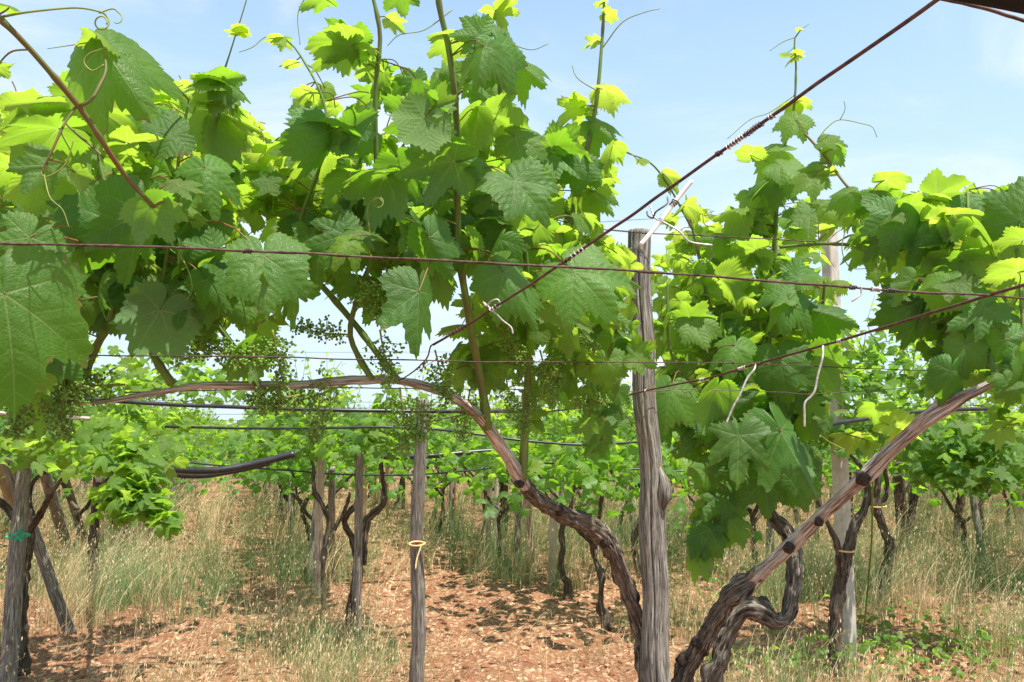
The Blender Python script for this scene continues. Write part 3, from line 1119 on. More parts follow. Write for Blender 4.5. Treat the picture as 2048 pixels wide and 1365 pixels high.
A.shoot([(1230, 300, 1.97, 5), (1200, 330, 1.97, 5), (1178, 320, 1.97, 5)], name="side_shoot", n=10)

# large leaves: (px, py, depth, length px, tip angle, kind, tilt, tone[, template, roll])
for q in [
    # far left, nearest to the eye
    (8, 588, 1.08, 320, -84, 'F', 14, 0.02, 2, 12), (60, 475, 1.16, 150, -120, 'F', 20, 0.05, 6),
    (285, 425, 1.28, 215, -102, 'F', 4, 0.04, 4), (232, 445, 1.30, 215, 205, 'F', 6, 0.04, 8), (150, 500, 1.30, 150, -110, 'F', 10, 0.05),
    (205, 92, 1.12, 230, -62, 'F', 42, 0.25, 3, -10), (212, 78, 1.14, 92, 118, 'U', 35, 0.65), (152, 205, 1.30, 165, 176, 'U', 28, 0.55, 10),
    (118, 258, 1.22, 165, 192, 'U', 14, 0.28, 5), (60, 250, 1.28, 150, -80, 'U', 20, 0.35), (80, 362, 1.30, 120, -58, 'U', 24, 0.55, 9),
    (195, 222, 1.34, 140, -40, 'U', 30, 0.62), (255, 285, 1.36, 120, -20, 'U', 35, 0.68), (150, 190, 1.36, 95, 60, 'U', 10, 0.35),
    (20, 330, 1.40, 120, 210, 'U', 40, 0.5), (100, 430, 1.36, 110, 190, 'F', 50, 0.2), (352, 270, 1.38, 105, -150, 'F', 50, 0.16, 0),
    (410, 335, 1.36, 135, -80, 'F', 36, 0.12, 12), (345, 405, 1.40, 95, -30, 'F', 62, 0.40), (300, 210, 1.40, 110, -130, 'F', 60, 0.35),
    (432, 166, 1.44, 82, 140, 'U', 25, 0.62), (430, 166, 1.45, 92, 30, 'U', 10, 0.25), (428, 170, 1.42, 80, 200, 'F', 66, 0.5), (446, 168, 1.42, 78, -40, 'F', 62, 0.45),
    (425, 222, 1.46, 130, -12, 'U', 30, 0.52, 7), (440, 235, 1.48, 105, -50, 'U', 34, 0.66), (480, 65, 1.44, 46, 160, 'U', 45, 0.92), (475, 60, 1.44, 40, -25, 'U', 55, 0.9),
    (556, 78, 1.64, 40, 200, 'U', 40, 0.95), (560, 72, 1.64, 42, 40, 'U', 50, 0.92), (588, 125, 1.64, 44, 200, 'U', 40, 0.9), (607, 180, 1.64, 55, -60, 'U', 40, 0.8),
    (527, 512, 1.42, 175, -88, 'F', 34, 0.12, 1), (575, 560, 1.46, 130, -70, 'F', 24, 0.10, 13, 40), (430, 500, 1.48, 105, -150, 'F', 20, 0.08),
    # centre
    (690, 470, 1.50, 125, 200, 'F', 18, 0.06, 6), (715, 462, 1.49, 85, -10, 'F', 40, 0.16), (698, 480, 1.46, 88, -112, 'F', 44, 0.5), (640, 500, 1.55, 110, -95, 'F', 12, 0.05),
    (858, 476, 1.46, 138, -62, 'F', 6, 0.05, 10), (838, 583, 1.44, 178, -92, 'F', 22, 0.0, 4), (1008, 545, 1.52, 160, -58, 'F', 26, 0.03, 8),
    (1000, 530, 1.58, 110, -140, 'F', 12, 0.03), (1148, 545, 1.62, 170, -52, 'F', 34, 0.10, 2), (1030, 362, 1.50, 150, -62, 'F', 40, 0.10, 16, 10), (1012, 345, 1.52, 90, 170, 'F', 55, 0.2),
    (968, 92, 1.40, 125, -96, 'F', 46, 0.28, 3), (962, 72, 1.44, 95, 175, 'F', 35, 0.15), (1000, 95, 1.44, 130, -62, 'F', 30, 0.1, 9, 35), (960, 60, 1.46, 75, 60, 'F', 50, 0.3),
    (1045, 130, 1.56, 90, -50, 'F', 42, 0.35), (905, 80, 1.50, 80, 215, 'U', 30, 0.6), (990, 20, 1.60, 70, -70, 'U', 30, 0.75), (1010, -5, 1.60, 60, -120, 'U', 30, 0.8),
    (704, 88, 1.46, 122, 172, 'U', 16, 0.20, 6), (702, 92, 1.45, 135, 226, 'U', 32, 0.52, 1), (690, 80, 1.48, 90, 95, 'U', 14, 0.15), (650, -5, 1.46, 75, 200, 'U', 25, 0.35), (800, -15, 1.44, 75, -80, 'U', 12, 0.12),
    (735, 130, 1.56, 65, -110, 'U', 38, 0.7), (742, 100, 1.56, 45, 120, 'U', 30, 0.6), (780, 40, 1.56, 60, -60, 'U', 40, 0.8),
    (845, 242, 1.50, 130, 145, 'U', 8, 0.06, 11), (855, 240, 1.49, 110, 80, 'U', 10, 0.1), (848, 236, 1.44, 118, -122, 'I', 30, 0.3, 0), (870, 215, 1.46, 75, 30, 'I', 40, 0.35),
    (682, 262, 1.55, 110, 155, 'U', 6, 0.02, 8), (700, 262, 1.56, 105, 45, 'U', 8, 0.05), (652, 266, 1.52, 130, -122, 'F', 8, 0.0, 14, 50), (655, 300, 1.60, 145, -130, 'U', 36, 0.62, 5),
    (620, 250, 1.62, 80, 190, 'F', 62, 0.55), (600, 300, 1.64, 90, 205, 'F', 64, 0.6), (770, 350, 1.56, 130, 205, 'U', 22, 0.2), (700, 360, 1.58, 120, -90, 'U', 26, 0.25), (908, 322, 1.54, 155, 186, 'U', 10, 0.04, 12), (800, 330, 1.58, 120, -70, 'U', 10, 0.05),
    (965, 320, 1.55, 95, -60, 'F', 45, 0.2), (1030, 275, 1.62, 105, -40, 'F', 48, 0.3), (980, 230, 1.62, 130, -70, 'U', 30, 0.45), (950, 220, 1.6, 110, -120, 'U', 26, 0.35),
    (1160, 216, 1.97, 82, 215, 'U', 28, 0.72), (1156, 212, 1.98, 62, 100, 'U', 30, 0.68), (1206, 178, 1.97, 78, -22, 'U', 34, 0.9), (1192, 82, 1.97, 42, 215, 'U', 40, 0.9), (1212, 30, 1.97, 38, -30, 'U', 40, 0.95), (1206, 5, 1.97, 30, 150, 'U', 45, 0.95),
    (1186, 246, 1.95, 92, -48, 'F', 40, 0.28, 3), (1108, 300, 1.93, 85, 70, 'U', 10, 0.12), (1115, 300, 1.93, 95, -2, 'U', 14, 0.25), (1110, 310, 1.90, 100, -50, 'F', 40, 0.12), (1160, 330, 1.90, 85, -95, 'F', 24, 0.06),
    (1225, 290, 1.93, 75, -100, 'U', 35, 0.6), (1185, 385, 1.93, 85, -60, 'F', 50, 0.4), (1195, 370, 1.95, 70, 60, 'U', 30, 0.55), (1105, 610, 1.75, 130, -40, 'U', 26, 0.30), (1330, 350, 2.0, 55, -60, 'U', 36, 0.85), (1290, 318, 1.98, 30, 140, 'U', 40, 0.95), (1370, 410, 2.0, 60, 70, 'U', 30, 0.85),
    (320, 620, 1.46, 150, -118, 'I', 4, 0.0, 0), (440, 560, 1.50, 150, -62, 'F', 8, 0.03), (500, 690, 1.58, 110, -120, 'U', 14, 0.15),
]:
    A.leaf(*q[:8], var=q[8] if len(q) > 8 else None, roll=q[9] if len(q) > 9 else 0.0)

sm, bg_ = 0.058, 0.092
A.fill(150, 300, 210, 130, 1.42, 1.85, 46, 0.07, bg_, 'UUUF', (0.3, 0.75), -80, 80, (18, 50))
A.fill(60, 420, 120, 90, 1.40, 1.75, 20, 0.07, bg_, 'UUF', (0.15, 0.6))
A.fill(330, 290, 150, 110, 1.48, 1.95, 44, 0.06, bg_, 'UUUF', (0.3, 0.75), -80, 80, (20, 55))
A.fill(280, 400, 160, 80, 1.45, 1.9, 30, 0.06, bg_, 'UUF', (0.2, 0.6))
A.fill(230, 540, 190, 70, 1.42, 1.7, 26, 0.07, 0.10, 'FFU', (0.0, 0.2), -95, 45, (5, 35))
A.fill(440, 420, 120, 110, 1.55, 1.95, 28, 0.06, bg_, 'UUF', (0.15, 0.6))
A.fill(420, 590, 120, 70, 1.55, 1.8, 14, 0.06, bg_, 'FU', (0.0, 0.3))
A.fill(575, 360, 70, 80, 1.66, 1.95, 14, 0.06, bg_, 'UUF', (0.4, 0.8))
A.fill(700, 330, 110, 90, 1.64, 1.95, 26, 0.06, bg_, 'UUUF', (0.1, 0.6))
A.fill(700, 460, 150, 60, 1.6, 1.9, 24, 0.07, bg_, 'FFU', (0.0, 0.25), -90, 45, (5, 40))
A.fill(800, 400, 90, 60, 1.6, 1.85, 16, 0.07, bg_, 'UF', (0.05, 0.35))
A.fill(870, 480, 130, 70, 1.62, 1.9, 24, 0.07, bg_, 'FFU', (0.0, 0.2), -90, 45, (5, 35))
A.fill(950, 310, 100, 100, 1.66, 1.95, 24, 0.06, bg_, 'UUF', (0.2, 0.65))
A.fill(1000, 440, 110, 70, 1.68, 1.95, 22, 0.07, bg_, 'UF', (0.05, 0.4))
A.fill(1130, 360, 80, 70, 1.95, 2.15, 14, 0.06, bg_, 'UUF', (0.3, 0.75))
A.fill(1130, 470, 90, 50, 1.8, 2.1, 14, 0.06, bg_, 'UUF', (0.2, 0.6))
A.fill(1090, 590, 150, 80, 1.8, 2.15, 34, 0.07, bg_, 'UUF', (0.1, 0.5))
A.fill(1200, 560, 70, 90, 1.9, 2.3, 22, 0.07, bg_, 'UUF', (0.25, 0.65))
A.fill(1190, 690, 90, 90, 1.95, 2.4, 26, 0.07, bg_, 'FU', (0.05, 0.35))
A.fill(1090, 720, 110, 60, 1.95, 2.3, 16, 0.07, bg_, 'FU', (0.0, 0.35))
A.fill(950, 700, 70, 60, 1.8, 2.0, 8, 0.07, bg_, 'FU', (0.05, 0.4))
A.fill(1120, 810, 90, 50, 2.1, 2.4, 10, 0.06, bg_, 'FU', (0.0, 0.3))
A.fill(1215, 830, 50, 60, 2.2, 2.45, 8, 0.06, bg_, 'F', (0.0, 0.15))
A.fill(820, 190, 90, 80, 1.6, 1.75, 8, 0.05, 0.08, 'UUF', (0.1, 0.5))
A.fill(960, 140, 60, 70, 1.6, 1.75, 8, 0.05, 0.08, 'UF', (0.2, 0.6))
A.fill(70, 700, 60, 110, 1.30, 1.6, 10, 0.07, bg_, 'F', (0.0, 0.2), -90, 30)
A.fill(130, 530, 150, 70, 1.42, 1.7, 22, 0.07, 0.10, 'F', (0.0, 0.15), -95, 40, (0, 30))
A.fill(330, 560, 120, 70, 1.45, 1.7, 16, 0.07, 0.10, 'F', (0.0, 0.15), -95, 40, (0, 30))
A.fill(280, 330, 290, 170, 1.95, 2.5, 150, 0.048, 0.078, 'UUUF', (0.3, 0.75), -80, 80, (25, 60))
A.fill(660, 390, 150, 120, 1.95, 2.3, 50, 0.045, 0.075, 'UUUF', (0.25, 0.7), -80, 80, (25, 60))
A.fill(950, 400, 180, 130, 2.0, 2.4, 60, 0.05, 0.08, 'UUUF', (0.25, 0.7), -80, 80, (25, 60))
A.fill(1110, 560, 150, 130, 2.2, 2.6, 60, 0.05, 0.08, 'UUUF', (0.25, 0.7), -80, 80, (25, 60))
A.fill(60, 600, 130, 90, 1.7, 2.2, 24, 0.05, 0.08, 'UUF', (0.2, 0.6), -80, 80, (20, 55))
A.fill(530, 600, 70, 60, 1.7, 2.0, 9, 0.06, 0.09, 'FU', (0.05, 0.4))
A.fill(630, 520, 60, 40, 1.75, 2.0, 9, 0.06, 0.09, 'FU', (0.05, 0.4))
A.fill(1010, 620, 70, 80, 1.9, 2.2, 16, 0.06, 0.09, 'UF', (0.1, 0.5))
A.fill(770, 560, 70, 40, 1.6, 1.8, 8, 0.06, 0.085, 'F', (0.0, 0.2))
A.fill(640, 210, 40, 40, 1.7, 1.8, 5, 0.035, 0.05, 'UF', (0.5, 0.9))
A.finish()
for q in [(130, 735, 1.44, 115, -95, 0.42, 210), (60, 690, 1.42, 70, -100, 0.4, 110), (420, 705, 1.52, 90, -10, 0.3, 130), (600, 790, 1.62, 85, 185, 0.3, 130), (850, 800, 1.72, 70, -95, 0.4, 120), (1010, 740, 1.88, 80, -80, 0.36, 120), (175, 720, 1.50, 110, -120, 0.34, 200), (70, 770, 1.48, 90, -110, 0.4, 150), (190, 560, 1.52, 90, -80, 0.32, 130), (250, 770, 1.54, 110, 175, 0.32, 160), (325, 690, 1.55, 115, -5, 0.28, 170), (545, 660, 1.55, 90, -80, 0.36, 150),
          (520, 775, 1.60, 42, -85, 0.3, 50), (700, 670, 1.66, 90, 172, 0.24, 130), (690, 770, 1.68, 130, 195, 0.26, 170), (720, 560, 1.6, 85, -60, 0.36, 150), (800, 775, 1.72, 105, -84, 0.36, 170), (760, 660, 1.66, 90, -80, 0.34, 120),
          (870, 700, 1.76, 90, -75, 0.36, 150), (1000, 650, 1.86, 80, -60, 0.36, 130), (1080, 700, 1.92, 90, -75, 0.36, 150), (1120, 640, 1.9, 80, -40, 0.3, 120), (1045, 780, 1.95, 75, -90, 0.36, 120), (1140, 810, 2.05, 62, 8, 0.26, 120), (940, 780, 1.85, 80, -100, 0.36, 110), (640, 800, 1.64, 70, -100, 0.4, 120)]:
    A.cluster(*q)
for q in [([(905, 20, 1.48), (850, 60, 1.47), (800, 70, 1.46), (775, 92, 1.46)], 0), ([(975, 45, 1.5), (1010, 80, 1.48), (1060, 100, 1.46), (1097, 88, 1.46)], 0), ([(1206, 95, 1.97), (1245, 45, 1.95), (1290, 25, 1.94), (1320, 18, 1.94)], 0),
          ([(1200, 185, 1.97), (1165, 165, 1.96), (1150, 150, 1.96), (1144, 130, 1.96)], 0), ([(560, 70, 1.64), (530, 75, 1.63), (505, 95, 1.62), (478, 105, 1.62)], 0), ([(1240, 300, 1.95), (1262, 308, 1.95), (1285, 330, 1.95)], 0),
          ([(355, 500, 1.44), (378, 545, 1.42), (384, 580, 1.42), (372, 602, 1.42)], 0), ([(640, -40, 1.5), (598, 20, 1.5), (600, 90, 1.5)], 0), ([(180, 85, 1.12), (135, 92, 1.12), (95, 98, 1.12)], 0), ([(740, 470, 1.5), (735, 420, 1.5), (745, 400, 1.5)], 1.5),
          ([(1010, 275, 1.68), (1055, 272, 1.66), (1090, 285, 1.66), (1105, 300, 1.66)], 0)]:
    A.tendril(q[0], q[1])

# --- vine B: overhead cane reaching in at the top left, rooted beyond the left edge of the picture
B = Vine("grapevine on the left whose smooth reddish cane slants down in front of the sky", (-1.0, 1.5, 0))
mb = MB()
C, r = pxline([(-1250, 1900, 1.6, 50), (-1220, 1300, 1.5, 46), (-1100, 600, 1.3, 40), (-700, 10, 1.1, 28), (-250, -130, 1.0, 22), (-60, -10, 0.98, 17)], 60)
C[0, 2] = -0.02
tube(mb, C, r, 14, 0.10, (3, 7), 0.06, seed=5)
part(mb, "trunk", M_TRUNK, B.root)
B.shoot([(-60, -10, 0.98, 16), (10, 48, 1.0, 15), (70, 110, 1.03, 14), (155, 210, 1.08, 15), (195, 268, 1.11, 13), (225, 315, 1.14, 13), (262, 365, 1.17, 11), (308, 414, 1.2, 10)], M_CANE, 60, "cane", 14)
B.shoot([(160, 212, 1.08, 10), (182, 200, 1.08, 9), (200, 170, 1.09, 8), (212, 140, 1.1, 7), (208, 100, 1.12, 5)], M_CANE, 20, "side_shoot")
B.shoot([(150, 216, 1.08, 7), (128, 250, 1.07, 6), (105, 300, 1.06, 6), (88, 335, 1.06, 5), (86, 348, 1.06, 4)], M_CANE, 20, "side_shoot")
B.shoot([(207, 315, 1.13, 6), (180, 290, 1.13, 6), (150, 265, 1.13, 6), (132, 248, 1.13, 5)], M_CANE, 20, "side_shoot")
B.shoot([(308, 414, 1.2, 8), (330, 398, 1.2, 7), (352, 378, 1.21, 6)], M_CANE, 12, "side_shoot")
for q in [(20, 12, 1.0, 60, 160, 'U', 30, 0.5), (-5, 130, 1.05, 60, -100, 'U', 30, 0.5), (95, 330, 1.08, 110, -120, 'F', 30, 0.1, 17), (150, 345, 1.1, 60, -60, 'U', 20, 0.35), (300, 415, 1.2, 110, -60, 'U', 10, 0.1), (355, 372, 1.21, 85, -30, 'F', 60, 0.3)]:
    B.leaf(*q[:8], var=q[8] if len(q) > 8 else None)
B.tendril([(4, 34, 1.0), (60, 24, 1.0), (150, 16, 1.02), (200, 24, 1.03), (212, 32, 1.04)], 1.3, 16, 5.5)
B.tendril([(198, 26, 1.04), (225, 18, 1.05), (240, 28, 1.05)], 0.6, 12, 4.5)
B.tendril([(85, 345, 1.06), (84, 352, 1.06), (100, 352, 1.06), (130, 330, 1.06), (148, 280, 1.06)], 0, 0, 4)
B.tendril([(88, 350, 1.06), (100, 395, 1.05), (125, 420, 1.05), (138, 455, 1.05)], 0, 0, 3.4)
B.tendril([(208, 130, 1.1), (185, 142, 1.1), (168, 125, 1.1), (178, 108, 1.1), (205, 98, 1.1)], 0, 0, 4)

# --- vine C: right foreground, arm striped with peeling bark rising to the upper right
Cv = Vine("stout grapevine right of the tall post with a peeling striped arm rising right", G(1352, 1700) * [1, 1, 0])
Cv.wood("trunk", [(1372, 1700, 2.66, 60), (1362, 1420, 2.62, 50), (1370, 1345, 2.60, 44), (1392, 1306, 2.56, 38), (1420, 1258, 2.52, 40), (1450, 1208, 2.47, 42), (1474, 1180, 2.44, 52), (1500, 1164, 2.42, 46), (1520, 1148, 2.40, 34)], M_TRUNK, 150, 40, 0.30, (6.0, 17), 0.26, seed=3)
Cv.wood("arm", [(1498, 1168, 2.42, 33), (1545, 1125, 2.36, 29), (1590, 1085, 2.3, 32), (1630, 1045, 2.24, 28), (1665, 1010, 2.18, 32), (1705, 975, 2.12, 29), (1735, 948, 2.08, 36), (1780, 905, 2.02, 30), (1830, 860, 1.96, 30), (1862, 832, 1.92, 34), (1890, 815, 1.9, 38), (1935, 790, 1.86, 26), (1990, 762, 1.82, 20), (2060, 720, 1.78, 16), (2200, 660, 1.7, 14)], M_ARM, 200, 36, 0.26, (5.0, 4), 0.12, seed=4)
cut_stub(Cv, 1579, 1096, 2.28, 22, (-0.3, -1, 0.1))
cut_stub(Cv, 1728, 958, 2.06, 28, (-0.2, -1, 0.0))
cut_stub(Cv, 1400, 1288, 2.53, 24, (0.1, -1, 0.1))
cut_stub(Cv, 1366, 1320, 2.57, 26, (-0.5, -0.8, 0.2))
cut_stub(Cv, 1640, 1045, 2.19, 16, (0.5, -0.8, -0.3))
Cv.shoot([(1925, 795, 1.87, 12), (1915, 740, 1.9, 12), (1900, 660, 1.95, 11), (1880, 560, 2.0, 10), (1860, 480, 2.02, 8), (1845, 400, 2.05, 6)])
Cv.shoot([(1990, 764, 1.82, 12), (1975, 680, 1.85, 12), (1955, 580, 1.9, 11), (1940, 480, 1.95, 9), (1935, 380, 2.0, 6)])
Cv.shoot([(2050, 725, 1.79, 12), (2045, 620, 1.82, 11), (2035, 500, 1.86, 9), (2030, 380, 1.9, 6)])
Cv.shoot([(1860, 480, 2.02, 8), (1820, 450, 2.04, 8), (1770, 420, 2.06, 8), (1700, 378, 2.1, 7), (1652, 315, 2.15, 7), (1610, 268, 2.18, 6)], M_CANE, name="side_shoot")
Cv.shoot([(1840, 500, 2.02, 7), (1790, 488, 2.05, 8), (1700, 490, 2.12, 8), (1640, 488, 2.2, 8), (1560, 495, 2.3, 7)], name="side_shoot")
for q in [
    (1760, 395, 2.05, 85, -50, 'F', 30, 0.10, 4), (1755, 380, 2.08, 80, 160, 'F', 55, 0.35), (1770, 360, 2.08, 70, 20, 'U', 30, 0.65), (1700, 385, 2.08, 70, 215, 'F', 48, 0.30),
    (1795, 432, 1.98, 118, -112, 'F', 22, 0.02, 2, 30), (1780, 465, 2.0, 95, -130, 'F', 36, 0.14), (1820, 410, 2.0, 75, 75, 'U', 25, 0.42), (1790, 425, 1.98, 70, 200, 'F', 64, 0.5),
    (1850, 470, 1.98, 105, -115, 'F', 14, 0.0, 12), (1868, 398, 2.04, 78, 140, 'U', 30, 0.6), (1872, 392, 2.04, 110, -18, 'U', 24, 0.52, 5), (1930, 388, 2.0, 92, 8, 'F', 58, 0.22),
    (2040, 440, 1.84, 130, 84, 'F', 6, 0.03, 9), (2000, 420, 1.92, 90, 185, 'F', 55, 0.2), (1950, 450, 1.9, 110, -75, 'U', 20, 0.30, 10), (1905, 430, 1.95, 90, 10, 'U', 40, 0.66), (1860, 440, 1.98, 60, -10, 'U', 35, 0.75),
    (1900, 560, 1.86, 95, -160, 'F', 40, 0.34, 7), (1905, 565, 1.86, 80, -60, 'F', 44, 0.32), (1955, 500, 1.88, 62, -120, 'U', 40, 0.8), (2035, 545, 1.80, 95, 195, 'U', 36, 0.62, 1), (2046, 480, 1.84, 80, 170, 'U', 25, 0.5), (1930, 520, 1.9, 80, 20, 'U', 15, 0.22),
    (1845, 600, 1.98, 130, -108, 'F', 12, 0.0, 14, 25), (1970, 615, 1.82, 115, -140, 'F', 30, 0.06, 6), (1985, 620, 1.84, 80, -20, 'F', 20, 0.03), (1930, 690, 1.84, 90, -90, 'F', 14, 0.12), (2010, 680, 1.8, 95, -70, 'F', 8, 0.03), (1900, 742, 1.84, 98, -105, 'F', 4, 0.0, 8),
    (1590, 240, 2.2, 72, -110, 'F', 44, 0.35), (1650, 285, 2.15, 58, -20, 'F', 60, 0.55), (1665, 300, 2.15, 50, -95, 'U', 12, 0.2), (1640, 330, 2.15, 60, 170, 'F', 52, 0.4), (1625, 355, 2.15, 75, -125, 'F', 50, 0.42), (1660, 345, 2.14, 35, 80, 'U', 40, 0.9)]:
    Cv.leaf(*q[:8], var=q[8] if len(q) > 8 else None, roll=q[9] if len(q) > 9 else 0.0)
Cv.fill(1800, 450, 110, 70, 2.05, 2.35, 28, 0.06, 0.09, 'FUU', (0.1, 0.6))
Cv.fill(1950, 480, 130, 80, 1.95, 2.3, 36, 0.06, 0.09, 'FUU', (0.1, 0.65))
Cv.fill(2010, 420, 60, 50, 1.95, 2.2, 10, 0.06, 0.09, 'FU', (0.1, 0.5))
Cv.fill(1930, 580, 130, 70, 1.92, 2.2, 26, 0.06, 0.09, 'FU', (0.05, 0.4))
Cv.fill(1980, 680, 80, 90, 1.88, 2.15, 26, 0.06, 0.09, 'FFU', (0.0, 0.3), -90, 45, (5, 40))
Cv.fill(1900, 690, 55, 80, 1.95, 2.1, 10, 0.06, 0.08, 'F', (0.0, 0.2))
Cv.fill(2030, 810, 50, 60, 1.9, 2.2, 9, 0.06, 0.08, 'FU', (0.0, 0.3))
Cv.fill(1890, 500, 160, 120, 2.25, 2.7, 90, 0.05, 0.08, 'UUUF', (0.3, 0.8), -80, 80, (25, 60))
Cv.fill(1960, 660, 90, 90, 2.1, 2.5, 30, 0.05, 0.08, 'UF', (0.1, 0.5))
Cv.fill(2025, 745, 30, 40, 1.68, 1.78, 8, 0.06, 0.09, 'F', (0.0, 0.25))
Cv.fill(1680, 420, 50, 45, 2.15, 2.35, 7, 0.05, 0.08, 'FU', (0.2, 0.6))
Cv.finish()
for q in [([(1636, 278, 2.15), (1655, 255, 2.15), (1680, 240, 2.15), (1725, 248, 2.15), (1745, 255, 2.15), (1754, 275, 2.15)], 0), ([(1680, 240, 2.15), (1690, 220, 2.15), (1688, 202, 2.15)], 0), ([(1692, 455, 2.1), (1684, 500, 2.1), (1700, 535, 2.1), (1735, 538, 2.1)], 0), ([(1690, 900, 2.0), (1660, 885, 2.0), (1640, 870, 2.0)], 0)]:
    Cv.tendril(q[0], q[1], 12, 2.6)

# --- vine D: the crooked trunk behind, its crown hanging behind and right of the tall post
D = Vine("grapevine with a U shaped crooked trunk and a dense crown behind the tall post", G(1412, 1640) * [1, 1, 0])
D.dens, D.fs, D.hs = 1.25, 0.80, 0.82
D.wood("trunk", [(1400, 1660, 2.80, 60), (1418, 1400, 2.80, 46), (1438, 1320, 2.79, 41), (1460, 1262, 2.78, 36), (1488, 1222, 2.77, 44), (1516, 1222, 2.76, 54), (1548, 1244, 2.76, 40), (1572, 1232, 2.78, 37), (1584, 1190, 2.8, 34), (1588, 1130, 2.84, 36), (1576, 1070, 2.88, 34), (1545, 1034, 2.92, 28), (1520, 990, 2.95, 24), (1505, 900, 2.98, 20), (1500, 820, 3.0, 16)], M_TRUNK, 180, 40, 0.28, (6.0, 17), 0.24, seed=8)
D.shoot([(1505, 860, 2.98, 15), (1530, 740, 2.98, 14), (1542, 620, 2.96, 13), (1550, 480, 2.93, 12), (1556, 380, 2.9, 9), (1568, 300, 2.88, 7), (1588, 215, 2.86, 6), (1592, 130, 2.85, 5), (1590, 75, 2.85, 4), (1618, 48, 2.85, 2)])
D.shoot([(1500, 840, 3.0, 14), (1450, 740, 2.98, 12), (1420, 620, 2.95, 10), (1395, 500, 2.92, 8), (1378, 430, 2.9, 6), (1372, 390, 2.9, 4)])
D.shoot([(1510, 850, 2.98, 14), (1600, 740, 2.9, 12), (1640, 640, 2.85, 10), (1650, 560, 2.8, 6)])
D.shoot([(1500, 880, 2.98, 12), (1430, 850, 2.92, 10), (1390, 780, 2.85, 9), (1340, 700, 2.85, 7), (1335, 560, 2.85, 5)])
D.shoot([(1500, 900, 2.97, 10), (1460, 960, 2.9, 9), (1430, 1040, 2.85, 7), (1410, 1110, 2.82, 5)])
for q in [
    (1562, 302, 2.84, 84, 165, 'F', 48, 0.40, 7), (1548, 345, 2.80, 88, -128, 'F', 46, 0.32), (1560, 330, 2.80, 78, -60, 'F', 56, 0.38), (1530, 380, 2.84, 80, -110, 'U', 24, 0.25), (1500, 310, 2.86, 58, 100, 'U', 34, 0.6),
    (1588, 205, 2.86, 50, 190, 'U', 36, 0.8), (1596, 200, 2.86, 42, -50, 'U', 40, 0.85), (1592, 112, 2.85, 30, 215, 'U', 40, 0.95), (1590, 108, 2.85, 28, -40, 'U', 40, 0.95), (1575, 105, 2.85, 22, 150, 'U', 40, 0.95), (1596, 60, 2.85, 14, 30, 'U', 40, 0.95),
    (1578, 598, 2.70, 92, -96, 'F', 36, 0.12, 3), (1570, 590, 2.72, 72, 190, 'F', 46, 0.2), (1640, 625, 2.70, 92, -18, 'F', 26, 0.04, 10), (1600, 560, 2.74, 70, 50, 'F', 40, 0.1),
    (1385, 645, 2.78, 82, -70, 'F', 40, 0.32, 1), (1380, 640, 2.8, 70, 60, 'U', 20, 0.4), (1440, 560, 2.8, 85, -60, 'U', 30, 0.55), (1340, 640, 2.85, 80, -90, 'U', 22, 0.35),
    (1478, 872, 2.66, 122, -92, 'F', 18, 0.14, 6), (1562, 862, 2.66, 178, -62, 'F', 6, 0.02, 4), (1432, 778, 2.70, 100, -105, 'U', 18, 0.18, 8), (1342, 780, 2.62, 98, -98, 'F', 26, 0.1, 14), (1500, 800, 2.72, 95, -140, 'F', 20, 0.12),
    (1560, 720, 2.72, 110, -80, 'F', 16, 0.10, 2), (1630, 720, 2.74, 100, -60, 'U', 16, 0.14), (1470, 690, 2.74, 95, -100, 'F', 38, 0.2), (1590, 480, 2.84, 70, -20, 'U', 30, 0.5), (1510, 500, 2.84, 90, 200, 'U', 30, 0.5), (1480, 420, 2.86, 70, 190, 'U', 36, 0.72), (1620, 430, 2.8, 78, -130, 'F', 44, 0.3), (1640, 410, 2.8, 70, -10, 'F', 56, 0.35),
    (1450, 1000, 2.8, 75, -85, 'F', 20, 0.1), (1420, 1060, 2.8, 80, -110, 'F', 18, 0.1), (1460, 1040, 2.78, 62, -60, 'F', 36, 0.15), (1395, 1110, 2.8, 62, -70, 'F', 30, 0.3), (1530, 960, 2.75, 95, -85, 'F', 8, 0.0), (1590, 960, 2.76, 80, -70, 'F', 6, 0.0)]:
    D.leaf(*q[:8], var=q[8] if len(q) > 8 else None, roll=q[9] if len(q) > 9 else 0.0)
D.fill(1440, 560, 130, 90, 2.85, 3.3, 44, 0.07, 0.115, 'UUUF', (0.25, 0.7), -85, 70, (15, 45))
D.fill(1400, 690, 95, 110, 2.85, 3.3, 40, 0.07, 0.115, 'UUF', (0.1, 0.55))
D.fill(1560, 620, 120, 110, 2.8, 3.25, 46, 0.07, 0.115, 'UUF', (0.1, 0.55))
D.fill(1540, 780, 120, 90, 2.78, 3.2, 40, 0.07, 0.115, 'FFU', (0.0, 0.3), -90, 45, (5, 40))
D.fill(1490, 900, 120, 70, 2.8, 3.15, 30, 0.07, 0.115, 'F', (0.0, 0.15), -90, 40, (0, 30))
D.fill(1450, 570, 150, 110, 3.2, 3.7, 80, 0.055, 0.09, 'UUUF', (0.3, 0.8), -80, 80, (25, 60))
D.fill(1600, 560, 80, 100, 3.0, 3.5, 34, 0.055, 0.09, 'UUF', (0.3, 0.8), -80, 80, (25, 60))
D.fill(1480, 740, 160, 120, 3.2, 3.6, 60, 0.055, 0.09, 'UUF', (0.2, 0.6), -80, 80, (25, 60))
D.fill(1600, 880, 55, 90, 2.75, 3.0, 14, 0.08, 0.115, 'F', (0.0, 0.1), -90, 30, (0, 25))
D.fill(1440, 830, 90, 60, 2.75, 3.0, 14, 0.07, 0.11, 'FU', (0.0, 0.25))
D.fill(1385, 860, 45, 60, 2.85, 3.1, 9, 0.07, 0.10, 'F', (0.0, 0.15))
